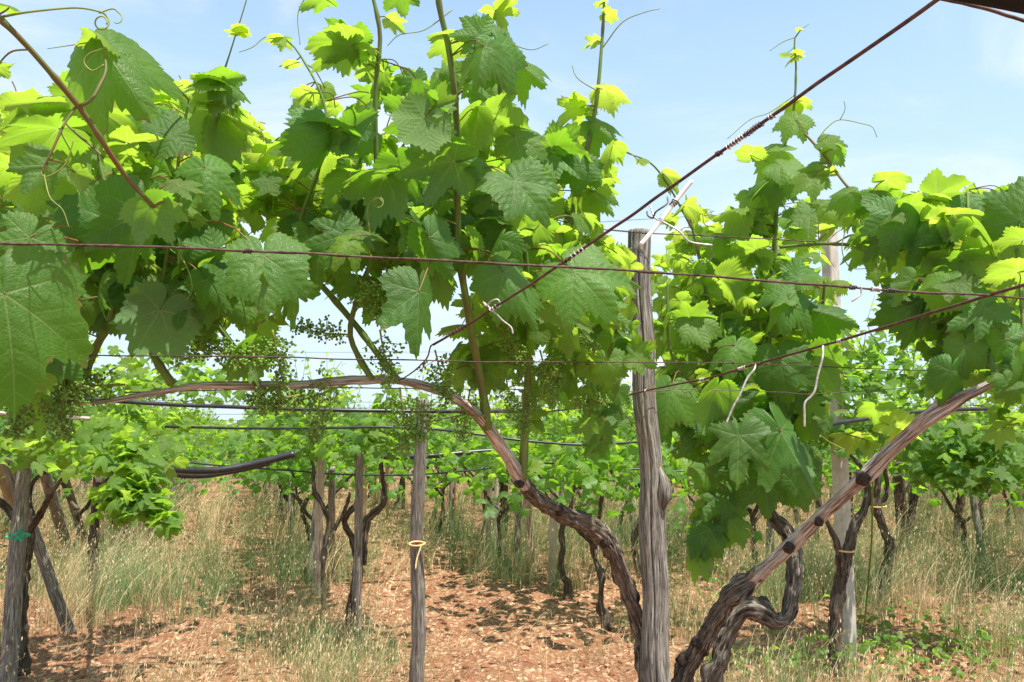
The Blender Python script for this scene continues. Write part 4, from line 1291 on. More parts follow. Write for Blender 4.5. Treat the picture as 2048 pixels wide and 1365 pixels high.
D.fill(1440, 1030, 50, 70, 2.8, 2.95, 10, 0.06, 0.10, 'F', (0.05, 0.3))
D.fill(1540, 430, 70, 60, 2.85, 3.05, 14, 0.06, 0.10, 'UF', (0.25, 0.6))
D.fill(1390, 450, 55, 50, 2.88, 3.1, 10, 0.04, 0.08, 'UUF', (0.55, 0.95))
D.finish()
for q in [([(1590, 190, 2.86), (1540, 225, 2.85), (1500, 240, 2.85), (1455, 278, 2.85)], 0), ([(1590, 75, 2.85), (1565, 85, 2.85), (1540, 102, 2.85)], 0), ([(1430, 455, 2.88), (1410, 450, 2.88), (1405, 430, 2.88)], 1.2), ([(1560, 400, 2.85), (1600, 470, 2.84), (1620, 500, 2.84)], 0)]:
    D.tendril(q[0], q[1], 10, 2.6)
#@@PART3@@

# ------------------------------------------------------------------ posts
def z_base(px, py_ground):
    return G(px, py_ground)


mb = MB()
top = P(1276, 462, 2.50)
bot = P(1330, 1600, 2.50)
bot = bot + (top - bot) / (top - bot)[2] * (-0.05 - bot[2])
tpost = thing("wooden_post", "thick weathered grey post with long cracks and a knot, tallest in the foreground", "post", bot)
t_ = np.linspace(0, 1, 200)[:, None]
C = bot * (1 - t_) + top * t_
zz = C[:, 2]
rad = 0.94 * np.interp(zz, [0, 0.85, 1.0, 1.10, 1.16, 1.26, 1.6, 1.9], [0.0425, 0.040, 0.042, 0.041, 0.037, 0.0355, 0.036, 0.0355])
C[:, 0] += 0.004 * np.sin(zz * 7) + 0.003 * np.sin(zz * 17)
tube(mb, C, rad, 72, 0.018, (5, 5), 0.05, seed=12, crack=[(-1.75, 0.045, 0.30, 0.10), (-1.25, 0.03, 0.16, 0.15), (-2.35, 0.025, 0.12, 0.12), (-0.6, 0.05, 0.10, 0.2), (0.9, 0.05, 0.2, 0.1), (2.2, 0.04, 0.2, 0.1)])
part(mb, "shaft", M_POST, tpost)
mb = MB()
kc = P(1321, 985, 2.478)
tube(mb, np.array([kc + [0.004, 0, -0.05], kc + [0.010, -.01, -0.02], kc + [0.012, -.012, 0.01], kc + [0.008, -0.01, 0.035], kc + [-0.002, 0, 0.075]]), [0.006, 0.016, 0.019, 0.013, 0.003], 18, 0.12, (3, 30), 0.08, seed=3)
part(mb, "knot", M_POST, tpost)


def round_post(name, label, top_px, bot_px, d0, d1, wpx, mat, group=None, seed=0, broken=False, ground=True, seg=20):
    a = P(top_px[0], top_px[1], d0)
    if ground:
        b = G(bot_px[0], bot_px[1])
        dd = b[1]
    else:
        b = P(bot_px[0], bot_px[1], d1)
    b = np.array(b)
    b[2] -= 0.03
    r = 0.5 * wpx * (a[1] + b[1]) / 2 / F
    n = 60
    t = np.linspace(0, 1, n)[:, None]
    C = b * (1 - t) + a * t
    C[:, 0] += 0.012 * vnoise(np.stack([t[:, 0] * 3 + seed * 5.1, t[:, 0] * 0, t[:, 0] * 0], -1))
    rad = r * np.linspace(1.12, 0.88, n)
    if broken:
        rad[-8:] *= np.linspace(1, 0.35, 8)
    mb = MB()
    tube(mb, C, rad, seg, 0.05, (4, 4), 0.07, seed=seed, crack=[(-1.4 - seed % 3 * 0.3, 0.09, 0.22, 0.2), (0.2, 0.1, 0.15, 0.2)])
    for v in mb.V:
        v -= b.astype(np.float32)
    o = mb.obj(name, mat)
    o.location = b
    tag(o, label, "post", group)
    return o


round_post("wooden_post", "straight grey post with a raffia band tied round it, in front of the grass", (845, 800), (829, 1455), 3.75, 0, 27, M_POST, seed=1, seg=32)
round_post("wooden_post", "slim brownish post standing between the two branches of the forked vine", (716, 905), (717, 1306), 4.95, 0, 17, M_POST, seed=2)
round_post("wooden_post", "pale broken topped post with split bark beside a slim vine", (641, 888), (638, 1195), 6.5, 0, 17, M_POST_PALE, seed=3, broken=True)
round_post("wooden_post", "thin grey post close on the right of the pale broken post", (664, 935), (664, 1160), 7.1, 0, 15, M_POST, seed=4)
round_post("wooden_post", "near left grey post bound with a green tie", (54, 862), (12, 1380), 4.5, 0, 30, M_POST, seed=5, seg=28)
round_post("wooden_post", "leaning grey pole crossing behind the green tied post, foot to the right", (2, 885), (142, 1262), 5.2, 0, 22, M_POST, seed=6)
round_post("wooden_post", "leaning grey pole right of the green tied post, second of the slanting poles", (72, 880), (152, 1135), 6.2, 0, 21, M_POST, seed=7)
round_post("wooden_post", "short leaning pole farthest right of the three slanting poles", (122, 925), (170, 1085), 7.6, 0, 16, M_POST, seed=8)
round_post("wooden_post", "pale pole with a white splintered tip under the sloping trunk", (1051, 903), (1064, 1140), 7.4, 0, 18, M_POST_PALE, seed=9, broken=True)
round_post("wooden_post", "dark round post behind the twisted vine on the right", (1797, 925), (1806, 1105), 9.0, 0, 22, M_BG_TRUNK, seed=10)
round_post("wooden_post", "dark thick post in the grass behind the sloping trunk", (1012, 905), (1006, 1075), 9.3, 0, 17, M_BG_TRUNK, seed=11)


def stake(label, top_px, bot_py, d, wpx, mat, rz=0.25, name="wooden_stake", cat="stake", bx=None):
    a = P(top_px[0], top_px[1], d)
    b = G(bx if bx else top_px[0], bot_py)
    b[2] = -0.03
    s = wpx * d / F
    mb = MB()
    box_post(mb, b, a, s * 0.85, s * 0.75, rz, jit=0.003)
    for v in mb.V:
        v -= b.astype(np.float32)
    o = mb.obj(name, mat, smooth=False)
    o.location = b
    tag(o, label, cat)


M_CONC = bark_material("concrete_post", (0.46, 0.42, 0.36), (0.56, 0.52, 0.45), (0.40, 0.37, 0.32), scale=(30, 30, 20), bump=0.25, dist=0.002, cracks=0.1)
stake("tall square pale concrete post rising above the leaves on the right", (1657, 458), 1326, 4.75, 31, M_CONC, 0.55, "concrete_post", "post", bx=1699)
stake("pale sawn stake leaning slightly right of the splintered pole", (1112, 908), 1170, 7.2, 15, M_STAKE, 0.3, bx=1103)
stake("grey flat stake in the grass left of the sloping trunk", (980, 905), 1115, 8.7, 14, M_STAKE, 0.1, bx=974)
stake("orange stained wooden stake in the middle distance", (905, 920), 1030, 12.5, 14, M_ORANGE, 0.2)
stake("small orange stake far off in the left row", (749, 925), 1010, 14.5, 8, M_ORANGE, 0.2)
stake("thin pale stake beside the far orange stake", (774, 925), 1035, 12.0, 8, M_STAKE, 0.2)
stake("thin pale stake just right of the forked vine", (730, 930), 1040, 11.8, 8, M_STAKE, 0.2)
round_post("wooden_post", "pale leaning pole at the left edge, top outside the green tied post", (-8, 905), (52, 1080), 6.8, 0, 20, M_POST_PALE, seed=13)
round_post("wooden_post", "slim grey pole in the grass between the slanting poles and the drooping branch", (238, 930), (248, 1120), 8.2, 0, 15, M_POST, seed=14)
round_post("wooden_post", "grey weathered pole just right of the drooping leafy branch", (296, 925), (302, 1090), 9.0, 0, 15, M_POST, seed=15)
stake("pale concrete post at the right edge behind the vines", (2036, 880), 1060, 10.5, 18, M_CONC, 0.5, "concrete_post", "post", bx=2040)


def band(label, px, py, d, wpx, mat, tails, w=4.5, tilt=0.0):
    """A cord wound once round a post or trunk, with its loose ends."""
    c = P(px, py, d)
    r = 0.5 * wpx * d / F
    a = np.linspace(0, 2 * pi * 1.05, 40)
    C = c + np.stack([r * np.cos(a), r * np.sin(a), 0.006 * np.sin(a) + tilt * r * np.cos(a) + 0.004 * a / 6], -1)
    mb = MB()
    rr = 0.5 * w * d / F
    tube(mb, C, rr, 6)
    for tl in tails:
        tube(mb, spline([P(x, y, d - r - 0.01 - 0.01 * k) for k, (x, y) in enumerate(tl)], 12), rr * 0.8, 6)
    for v in mb.V:
        v -= c.astype(np.float32)
    o = mb.obj("tie", mat)
    o.location = c
    tag(o, label, "tie")


band("green plastic tie knotted round the near left post", 36, 1073, 4.40, 40, M_GREEN_TIE, [[(24, 1072), (36, 1066), (43, 1056)], [(50, 1070), (36, 1074), (31, 1084)], [(28, 1066), (36, 1074), (44, 1084)]], 4.5)
band("pale orange raffia band with a hanging end on the straight grey post", 834, 1089, 3.74, 30, M_YELLOW_TIE, [[(843, 1090), (838, 1105), (833, 1122), (831, 1140)]], 4)
band("straw coloured cord round the vine and concrete post", 1684, 1100, 4.60, 42, M_YELLOW_TIE, [], 4, -0.12)
band("straw coloured cord round the twisted vine trunk", 1756, 1013, 6.6, 30, M_YELLOW_TIE, [], 3, 0.05)


# ------------------------------------------------------------------ wires, rods, hoses
def wire(name, label, rows, rmm, mat, cat="wire", twist=0.0, group=None, seg=8, wob=0.0006, kids=()):
    pts = [P(x, y, d) for x, y, d in rows]
    C = spline(pts, max(30, 10 * len(pts)))
    s = np.arange(len(C))
    C = C + wob * np.stack([vnoise(np.stack([s * 0.31, s * 0 + rows[0][1], s * 0 + k], -1)) for k in range(3)], -1)
    rmm = rmm * (0.8 if mat in (M_RUST, M_ROD) else 1.0)
    mb = MB()
    tube(mb, C, rmm / 1000.0, seg, twist, (2, 60), 0.0, seed=rows[0][1] % 17)
    o0 = C[0].copy()
    for v in mb.V:
        v -= o0.astype(np.float32)
    o = mb.obj(name, mat)
    o.location = o0
    tag(o, label, cat, group)
    for (f, turns, ln, mt) in kids:                    # wire wound tightly round this one
        i = int(f * (len(C) - 2))
        i = min(max(i, 1), len(C) - 3)
        c0 = C[i]
        dv = C[i + 1] - C[i - 1]
        dv /= np.linalg.norm(dv)
        e1 = np.cross(dv, [0, 0, 1.0])
        e1 /= np.linalg.norm(e1)
        e2 = np.cross(dv, e1)
        u = np.linspace(0, 1, int(turns * 12))
        rr = rmm / 1000.0 * (1.12 + 0.2 * np.sin(u * 31)) + 0.0006
        H = c0 + dv * ((u - 0.5) * ln)[:, None] + e1 * (rr * np.cos(u * turns * 6.283))[:, None] + e2 * (rr * np.sin(u * turns * 6.283))[:, None]
        k = MB()
        tube(k, H, 0.0009, 5)
        part(k, "winding", mt, o)
    return o


wire("trellis_rod", "thick brown rod slanting from the top right corner down to the cordon", [(1905, -25, 0.72), (1870, 2, 0.74), (1600, 192, 0.90), (1310, 398, 1.10), (1120, 530, 1.24), (925, 656, 1.39), (866, 690, 1.44)], 2.7, M_ROD, "rod", 0.05,
     kids=((0.30, 6, 0.026, M_DARKWIRE), (0.335, 7, 0.03, M_STEEL), (0.275, 2, 0.008, M_STEEL), (0.36, 2, 0.008, M_ROD), (0.66, 4, 0.03, M_STEEL), (0.69, 3, 0.02, M_ROD), (0.84, 3, 0.02, M_STEEL), (0.955, 4, 0.03, M_ROD)))
wire("trellis_wire", "thin brown wire bent down from the end of the slanting rod to the cordon", [(870, 689, 1.44), (862, 692, 1.45), (850, 722, 1.52), (815, 752, 1.66), (790, 764, 1.72)], 1.8, M_ROD)
wire("trellis_rod", "rusty rod rising from the tall post to the right edge", [(2150, 540, 1.05), (2048, 570, 1.10), (1900, 615, 1.22), (1650, 690, 1.52), (1500, 732, 1.75), (1420, 756, 1.92), (1290, 782, 2.30), (1180, 812, 2.5), (1080, 825, 2.6), (960, 826, 2.7), (850, 845, 2.8)], 2.9, M_ROD, "rod", 0.05,
     kids=((0.215, 3, 0.012, M_STEEL), (0.34, 4, 0.03, M_ROD), (0.365, 5, 0.03, M_STEEL), (0.385, 3, 0.02, M_ROD), (0.46, 4, 0.024, M_STEEL), (0.62, 2, 0.012, M_STEEL)))
wire("trellis_wire", "twisted rusty wire crossing the whole view in front of the leaves", [(-120, 482, 0.92), (0, 487, 0.93), (200, 492, 0.94), (400, 498, 0.95), (700, 512, 0.97), (1000, 528, 0.99), (1300, 545, 1.02), (1600, 567, 1.06), (1800, 583, 1.10), (1960, 590, 1.14), (2048, 598, 1.18), (2160, 604, 1.2)], 2.0, M_RUST, twist=0.30,
     kids=((0.232, 4, 0.010, M_RUST), (0.745, 3, 0.010, M_DARKWIRE), (0.765, 6, 0.014, M_STEEL), (0.785, 5, 0.014, M_DARKWIRE)))
wire("trellis_wire", "thin rusty wire passing the middle of the tall post below the twisted one", [(60, 710, 1.38), (300, 712, 1.4), (560, 714, 1.42), (660, 718, 1.43), (800, 720, 1.45), (960, 724, 1.5), (1050, 724, 1.56), (1290, 725, 1.8), (1500, 728, 2.0), (1720, 737, 2.2), (1980, 746, 2.5)], 1.5, M_RUST, twist=0.15, kids=((0.60, 2, 0.008, M_RUST), (0.64, 2, 0.008, M_RUST)))
wire("trellis_wire", "upper rusty wire tied over the top of the tall post", [(440, 420, 1.98), (560, 427, 2.0), (750, 436, 2.1), (960, 447, 2.25), (1150, 456, 2.38), (1260, 464, 2.455), (1310, 468, 2.45), (1450, 474, 2.5), (1600, 482, 2.55), (1730, 489, 2.6), (1900, 495, 2.7)], 2.1, M_RUST, twist=0.12,
     kids=((0.12, 4, 0.012, M_DARKWIRE), (0.50, 7, 0.05, M_DARKWIRE), (0.54, 5, 0.04, M_DARKWIRE), (0.615, 6, 0.05, M_DARKWIRE), (0.64, 3, 0.012, M_DARKWIRE), (0.70, 6, 0.04, M_STEEL), (0.85, 2, 0.012, M_RUST)))
wire("trellis_wire", "dark thin wire running along just under the cordon", [(250, 786, 1.62), (520, 778, 1.68), (700, 776, 1.74), (850, 778, 1.9), (1080, 780, 2.2), (1290, 783, 2.43), (1380, 779, 2.5), (1560, 785, 2.6), (1640, 788, 2.7), (1900, 770, 2.8)], 1.1, M_DARKWIRE)
wire("trellis_wire", "faint high wire sagging against the sky behind the post", [(1180, 446, 3.6), (1300, 438, 3.7), (1420, 432, 3.8), (1620, 424, 4.0)], 1.2, M_DARKWIRE)
wire("trellis_wire", "short dark wire dropping to the right corner beside the beam", [(1860, -6, 0.745), (1905, 3, 0.74), (1980, 20, 0.73), (2060, 46, 0.72), (2200, 90, 0.70)], 2.2, M_ROD)
# dark beam in the corner
mb = MB()
a_, b_ = P(1895, -36, 0.66), P(2240, 34, 0.62)
b_ = a_ + (b_ - a_) * 5.0
t_ = np.linspace(0, 1, 14)[:, None]
tube(mb, a_ * (1 - t_) + b_ * t_, 0.0125, 14, 0.03, (2, 10), 0.03)
for v in mb.V:
    v -= a_.astype(np.float32)
o = mb.obj("metal_bar", M_BEAM)
o.location = a_
tag(o, "dark thick bar crossing the top right corner", "bar")

# loose ends and ties
wire("loose_wire", "short straight whitish rod end hanging crosswise in front of the tall post's top", [(1384, 362, 1.10), (1350, 404, 1.10), (1310, 456, 1.09), (1281, 490, 1.08)], 2.9, M_WHITE, wob=0, kids=((0.36, 3, 0.010, M_DARKWIRE),))
wire("loose_wire", "grey wire tail curling from the slanting rod's big knot to the right", [(1300, 412, 1.2), (1310, 436, 1.19), (1328, 445, 1.18), (1360, 464, 1.17), (1380, 484, 1.17), (1425, 491, 1.17)], 1.3, M_STEEL, wob=0)
wire("loose_wire", "grey wire loop below the slanting rod's big knot", [(1335, 395, 1.18), (1334, 408, 1.17), (1312, 424, 1.17), (1306, 436, 1.18), (1296, 432, 1.19), (1294, 424, 1.2)], 1.3, M_DARKWIRE, wob=0)
wire("loose_wire", "pale wire end hanging straight below the rising rod, nearer the tall post", [(1512, 728, 1.73), (1508, 740, 1.72), (1494, 758, 1.72), (1480, 790, 1.72), (1466, 815, 1.72), (1453, 846, 1.72)], 2.1, M_STEEL, wob=0)
wire("loose_wire", "crooked grey wire end hanging below the rising rod, nearer the right edge", [(1646, 692, 1.52), (1645, 715, 1.51), (1636, 750, 1.51), (1628, 785, 1.51), (1610, 806, 1.51), (1609, 830, 1.51), (1609, 854, 1.51)], 2.0, M_STEEL, wob=0)
wire("loose_wire", "silvery wire tail sticking out where the slanting rod meets the central shoot", [(968, 606, 1.35), (990, 626, 1.34), (1006, 642, 1.34), (1022, 655, 1.34), (1026, 668, 1.34)], 1.4, M_STEEL, wob=0)
wire("loose_wire", "silvery wire curl above the knot on the slanting rod near the centre", [(1002, 612, 1.33), (996, 600, 1.33), (984, 602, 1.33), (972, 612, 1.34), (966, 604, 1.34)], 1.2, M_STEEL, wob=0)
wire("loose_wire", "short wire tail under the twisted wire against the sky", [(1722, 573, 1.08), (1722, 588, 1.08), (1714, 596, 1.08), (1704, 603, 1.08)], 1.2, M_STEEL, wob=0)
wire("loose_wire", "thin rusty tie wire hanging left of the tall post", [(1218, 776, 2.4), (1226, 800, 2.4), (1242, 822, 2.4), (1258, 840, 2.4), (1270, 858, 2.4), (1284, 874, 2.4)], 1.3, M_RUST, wob=0)
wire("loose_wire", "second rusty tie wire hooked over the first left of the tall post", [(1232, 826, 2.42), (1250, 834, 2.41), (1262, 842, 2.4), (1256, 850, 2.4), (1270, 862, 2.39), (1280, 872, 2.4)], 1.2, M_RUST, wob=0)
wire("loose_wire", "dark wire tail hanging from the upper wire near the post top", [(1190, 456, 2.35), (1186, 472, 2.34), (1170, 486, 2.34), (1166, 512, 2.34)], 1.5, M_DARKWIRE, wob=0)
wire("loose_wire", "dark hook of wire hanging from the upper wire right of the post", [(1424, 475, 2.45), (1422, 500, 2.44), (1426, 512, 2.44), (1414, 526, 2.44), (1400, 524, 2.44), (1398, 512, 2.44)], 1.5, M_DARKWIRE, wob=0)
# rusty bit
wire("loose_wire", "rusty tie end on the thin wire right of the post", [(1362, 780, 2.44), (1370, 786, 2.43), (1378, 784, 2.43), (1384, 794, 2.43), (1372, 796, 2.43)], 1.4, M_RUST, wob=0)

# black irrigation hoses
HO = "irrigation hose"
wire("irrigation_hose", "black water pipe running level just under the cordon at the left", [(150, 798, 3.4), (230, 803, 3.4), (400, 812, 3.45), (640, 820, 3.5), (760, 822, 3.55), (850, 823, 3.6), (960, 823, 3.6), (1085, 820, 3.6)], 8.0, M_HOSE, HO)
wire("irrigation_hose", "black water pipe rising to the right behind the striped arm", [(1560, 858, 3.3), (1632, 853, 3.3), (1720, 840, 3.4), (1850, 823, 3.5), (2015, 817, 3.6)], 8.0, M_HOSE, HO)
wire("irrigation_hose", "thin black hose sagging across the middle behind the grey post", [(330, 854, 4.3), (480, 857, 4.3), (620, 857, 4.3), (765, 855, 4.3), (860, 858, 4.35), (950, 868, 4.35), (1050, 882, 4.4), (1170, 890, 4.4), (1285, 884, 4.5)], 6.5, M_HOSE, HO)
wire("irrigation_hose", "fat black pipe bundle sagging in the left aisle", [(260, 914, 4.5), (330, 936, 4.5), (420, 942, 4.5), (500, 930, 4.55), (590, 908, 4.6)], 19.0, M_HOSE, HO)
wire("irrigation_hose", "second fat black pipe lying under the sagging bundle", [(260, 926, 4.6), (330, 946, 4.6), (400, 952, 4.6), (470, 942, 4.65), (540, 926, 4.7)], 15.0, M_HOSE, HO)
wire("irrigation_hose", "slim black hose dipping across the whole middle distance", [(320, 918, 6.6), (420, 930, 6.6), (560, 940, 6.6), (700, 950, 6.6), (830, 950, 6.6), (950, 940, 6.6), (1060, 926, 6.7), (1200, 935, 6.9), (1400, 945, 7.0)], 6.5, M_HOSE, HO)
wire("irrigation_hose", "fat black pipe behind the straight grey post", [(760, 915, 7.4), (850, 913, 7.4), (940, 905, 7.5), (1010, 900, 7.6)], 22.0, M_HOSE, HO)
wire("irrigation_hose", "black hose glimpsed far right behind the arm", [(1690, 880, 7.0), (1800, 884, 7.0), (1950, 878, 7.0), (2100, 872, 7.0)], 8.0, M_HOSE, HO)
wire("dry_cane", "pale brown dry cane lying level at the left edge", [(-60, 824, 2.6), (20, 828, 2.6), (100, 834, 2.6), (180, 838, 2.62)], 6.0, M_ARM, "cane")
k_ = 0
for (y0, y1, y2, d, lab) in [(828, 826, 824, 5.0, "first"), (838, 842, 838, 5.6, "second"), (846, 852, 850, 6.2, "third"), (866, 868, 866, 6.8, "fourth"), (876, 878, 870, 7.6, "fifth"), (798, 806, 812, 5.2, "sixth"), (892, 896, 890, 8.4, "seventh"), (812, 814, 808, 8.0, "eighth"), (702, 704, 700, 5.4, "ninth")]:
    x0 = -80 if k_ != 8 else 560
    wire("trellis_wire", {"first": "thin far wire just below the black pipe", "second": "thin far wire between the black pipe and the thin hose", "third": "thin far wire touching the top of the thin hose", "fourth": "thin far wire below the thin sagging hose", "fifth": "thin far wire through the far leaf band", "sixth": "thin far wire just above the black pipe", "seventh": "lowest thin far wire under the leaf band", "eighth": "thin far wire level with the black pipe, deep in the rows", "ninth": "thin wire against the open sky gap left of the centre"}[lab],
         [(x0, y0, d), (600, (y0 + y1) / 2 + 2, d), (1100, y1, d), (1700, (y1 + y2) / 2 + 2, d), (2140, y2, d)], 1.5, M_RUST, group="thin wires in the far rows", seg=5)
    k_ += 1


# ------------------------------------------------------------------ middle and far vines
def crown_mb(rng, n, sx, sy, z0, z1, leaf=(0.055, 0.085), tpls=None, shoots=5, droop=0.0, t0=0.0):
    """Leaves spread over a low flat crown, with a few whips standing above it; origin under the crown on the ground."""
    tpls = tpls or LOW
    mb = MB()
    for _ in range(n):
        u, v = rng.gauss(0, 0.42), rng.gauss(0, 0.42)
        rr = math.hypot(u, v)
        zt = rng.random()
        z = z0 + (z1 - z0) * (zt ** 0.85) * max(0.25, 1.0 - 0.55 * rr) - droop * rr * rr * rng.random()
        o = np.array([u * sx, v * sy, z])
        nrm = np.array([rng.gauss(0, .5) + 0.3 * u, rng.gauss(-0.15, .5) + 0.3 * v, 0.85])
        a = rng.random() * 6.283
        tip = np.array([cos(a), sin(a), rng.uniform(-0.9, 0.1)])
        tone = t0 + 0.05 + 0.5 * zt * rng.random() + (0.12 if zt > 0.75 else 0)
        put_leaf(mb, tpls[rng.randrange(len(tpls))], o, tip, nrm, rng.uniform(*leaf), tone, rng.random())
    for _ in range(shoots):
        b = np.array([rng.uniform(-.5, .5) * sx, rng.uniform(-.5, .5) * sy, (z0 + z1) / 2])
        h = rng.uniform(0.25, 0.6) * (z1 - z0) + 0.15
        e = b + np.array([rng.gauss(0, .12), rng.gauss(0, .12), (z1 - z0) / 2 + h * 0.6])
        C = spline([b, (b + e) / 2 + [rng.gauss(0, .03), rng.gauss(0, .03), 0], e], 8)
        tube(mb, C, np.linspace(0.004, 0.0015, 8), 4, mat=1, cap=False)
        for k in range(9):
            t = 0.25 + 0.75 * k / 8
            o = b * (1 - t) + e * t
            a = rng.random() * 6.283
            tip = np.array([cos(a), sin(a), rng.uniform(-.5, .3)])
            put_leaf(mb, tpls[rng.randrange(len(tpls))], o + tip * 0.03, tip, np.array([rng.gauss(0, .5), rng.gauss(-.2, .5), 1]), leaf[1] * (1.05 - 0.65 * t), 0.35 + 0.5 * t, rng.random())
    return mb


def far_trunk_mb(rng, h, r0, forks=2, lean=0.15):
    mb = MB()
    p = np.array([0, 0, -0.03])
    pts = [np.append(p, r0 * 1.75), np.array([0, 0, 0.10, r0 * 1.25])]
    z, x, y = 0, 0, 0
    hs = h * 0.55
    for k in range(1, 6):
        x += rng.gauss(0, lean * 0.22)
        y += rng.gauss(0, lean * 0.22)
        pts.append(np.array([x, y, hs * k / 5, r0 * (1.05 - 0.06 * k) * rng.uniform(0.88, 1.15)]))
    q = spline(pts, 26)
    tube(mb, q[:, :3], q[:, 3], 10, 0.22, (2.5, 12), 0.28, seed=rng.randrange(50))
    for f in range(forks):
        a = f * 2 * pi / forks + rng.uniform(-.5, .5)
        b = q[-1 - 2 * f]
        e1 = b[:3] + np.array([cos(a) * 0.12, sin(a) * 0.08, 0.10])
        e2 = b[:3] + np.array([cos(a) * 0.20, sin(a) * 0.12, h * 0.22])
        e3 = b[:3] + np.array([cos(a) * rng.uniform(.2, .45), sin(a) * 0.2, h * 0.46])
        s = spline([np.append(b[:3], r0 * 0.75), np.append(e1, r0 * 0.62), np.append(e2, r0 * 0.5), np.append(e3, r0 * 0.35)], 18)
        tube(mb, s[:, :3], s[:, 3], 8, 0.22, (2.5, 12), 0.24, seed=rng.randrange(50))
    return mb


def mid_vine(label, base_px, trunk_rows, crown, t0=0.0):
    """A vine whose trunk is drawn from the photograph; crown = list of (px, py, depth, sx, sy, h, leaves)."""
    b = G(*base_px)
    root = thing("grapevine", label, "grapevine", b)
    mb = MB()
    for i, rows in enumerate(trunk_rows):
        C, r = pxline(rows, 70)
        tube(mb, C, r * 0.76, 18, 0.24, (3.5, 12), 0.22, seed=i + base_px[0] % 13)
    part(mb, "trunk", M_BG_TRUNK, root)
    rg = random.Random(base_px[0] * 3 + base_px[1])
    if crown:
        mb = MB()
        for (px, py, dd, sx, sy, hh, n, sh) in crown:
            c = P(px, py, dd)
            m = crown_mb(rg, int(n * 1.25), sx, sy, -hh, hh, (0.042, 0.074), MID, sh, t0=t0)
            for V, T, Aa in zip(m.V, m.T, m.A):
                V += c.astype(np.float32)
            off = mb.n
            mb.V += m.V
            mb.T += m.T
            mb.A += m.A
            mb.F += [(f + off, mt) for f, mt in m.F]
            mb.n += m.n
        part(mb, "crown", [M_LEAF, M_SHOOT], root)
    return root


# drawn trunks of the middle distance (rows: px, py, depth, width px)
mid_vine("dark old vine hugging the green tied post on the left", (50, 1345), [[(48, 1350, 4.7, 34), (40, 1200, 4.7, 36), (52, 1090, 4.68, 38), (46, 1050, 4.68, 34)], [(52, 1065, 4.66, 30), (80, 1030, 4.6, 18), (100, 990, 4.5, 14), (140, 935, 4.4, 11)], [(70, 1045, 4.68, 18), (58, 1000, 4.7, 14), (70, 960, 4.7, 11), (115, 930, 4.6, 9)], [(40, 1050, 4.7, 30), (12, 1015, 4.72, 22), (-20, 985, 4.7, 16)]],
         [(20, 850, 4.6, 0.7, 0.5, 0.16, 130, 4), (-40, 790, 4.5, 0.6, 0.5, 0.25, 100, 4)])
mid_vine("vine on the left with a bright leafy branch drooping low into the aisle", (195, 1165), [[(190, 1170, 6.9, 30), (186, 1090, 6.9, 28), (194, 1010, 6.8, 24), (198, 960, 6.6, 20)], [(196, 985, 6.6, 16), (235, 930, 5.6, 12), (260, 880, 4.2, 10)]],
         [(120, 730, 4.8, 0.6, 0.5, 0.26, 150, 4), (360, 735, 5.2, 0.5, 0.5, 0.22, 120, 4), (120, 880, 4.2, 0.45, 0.4, 0.12, 90, 2), (215, 868, 3.75, 0.22, 0.25, 0.08, 60, 0), (255, 905, 3.6, 0.17, 0.2, 0.10, 60, 0), (262, 960, 3.5, 0.14, 0.14, 0.09, 56, 0), (280, 1005, 3.45, 0.13, 0.1, 0.06, 34, 0), (335, 1040, 3.4, 0.08, 0.08, 0.03, 14, 0), (245, 1010, 3.5, 0.08, 0.08, 0.05, 14, 0), (240, 985, 3.5, 0.06, 0.08, 0.06, 12, 0), (230, 830, 4.2, 0.5, 0.4, 0.10, 80, 3)], t0=0.22)
mid_vine("upright dark vine forking in two around the slim brown post", (703, 1282), [[(702, 1285, 5.15, 32), (704, 1210, 5.15, 30), (716, 1140, 5.15, 26), (706, 1080, 5.15, 22), (690, 1050, 5.12, 18), (694, 1030, 5.1, 17), (716, 1002, 5.1, 15), (712, 940, 5.1, 12)], [(724, 1130, 5.18, 22), (732, 1050, 5.18, 20), (745, 1030, 5.2, 18), (768, 1005, 5.2, 16), (766, 960, 5.2, 13), (756, 900, 5.2, 10)]],
         [(700, 875, 5.2, 0.55, 0.55, 0.13, 150, 4), (780, 845, 5.2, 0.5, 0.5, 0.16, 100, 5)])
mid_vine("slim vine with a dark bent stem beside the pale broken post", (650, 1215), [[(648, 1220, 6.3, 15), (646, 1120, 6.3, 15), (657, 1050, 6.3, 14), (645, 1010, 6.3, 13), (628, 980, 6.3, 12), (626, 930, 6.3, 9), (608, 890, 6.3, 7)], [(668, 1060, 6.6, 12), (690, 1020, 6.6, 10), (700, 985, 6.6, 8)]],
         [(580, 865, 6.4, 0.6, 0.6, 0.18, 150, 5), (640, 830, 6.3, 0.5, 0.5, 0.2, 90, 4)])
mid_vine("thick old vine bound to the concrete post on the right", (1672, 1345), [[(1672, 1350, 4.6, 40), (1670, 1260, 4.6, 36), (1678, 1180, 4.6, 34), (1692, 1130, 4.6, 32), (1708, 1060, 4.62, 30), (1728, 1020, 4.64, 22), (1735, 970, 4.66, 16), (1722, 935, 4.68, 12), (1690, 900, 4.7, 9)], [(1684, 1150, 4.58, 26), (1674, 1090, 4.56, 16), (1655, 1045, 4.54, 13), (1635, 995, 4.52, 9), (1628, 960, 4.5, 7)]],
         [(1790, 715, 5.0, 0.5, 0.5, 0.20, 130, 5), (1740, 800, 4.7, 0.45, 0.5, 0.2, 110, 5), (1640, 870, 4.75, 0.4, 0.4, 0.1, 60, 1)])
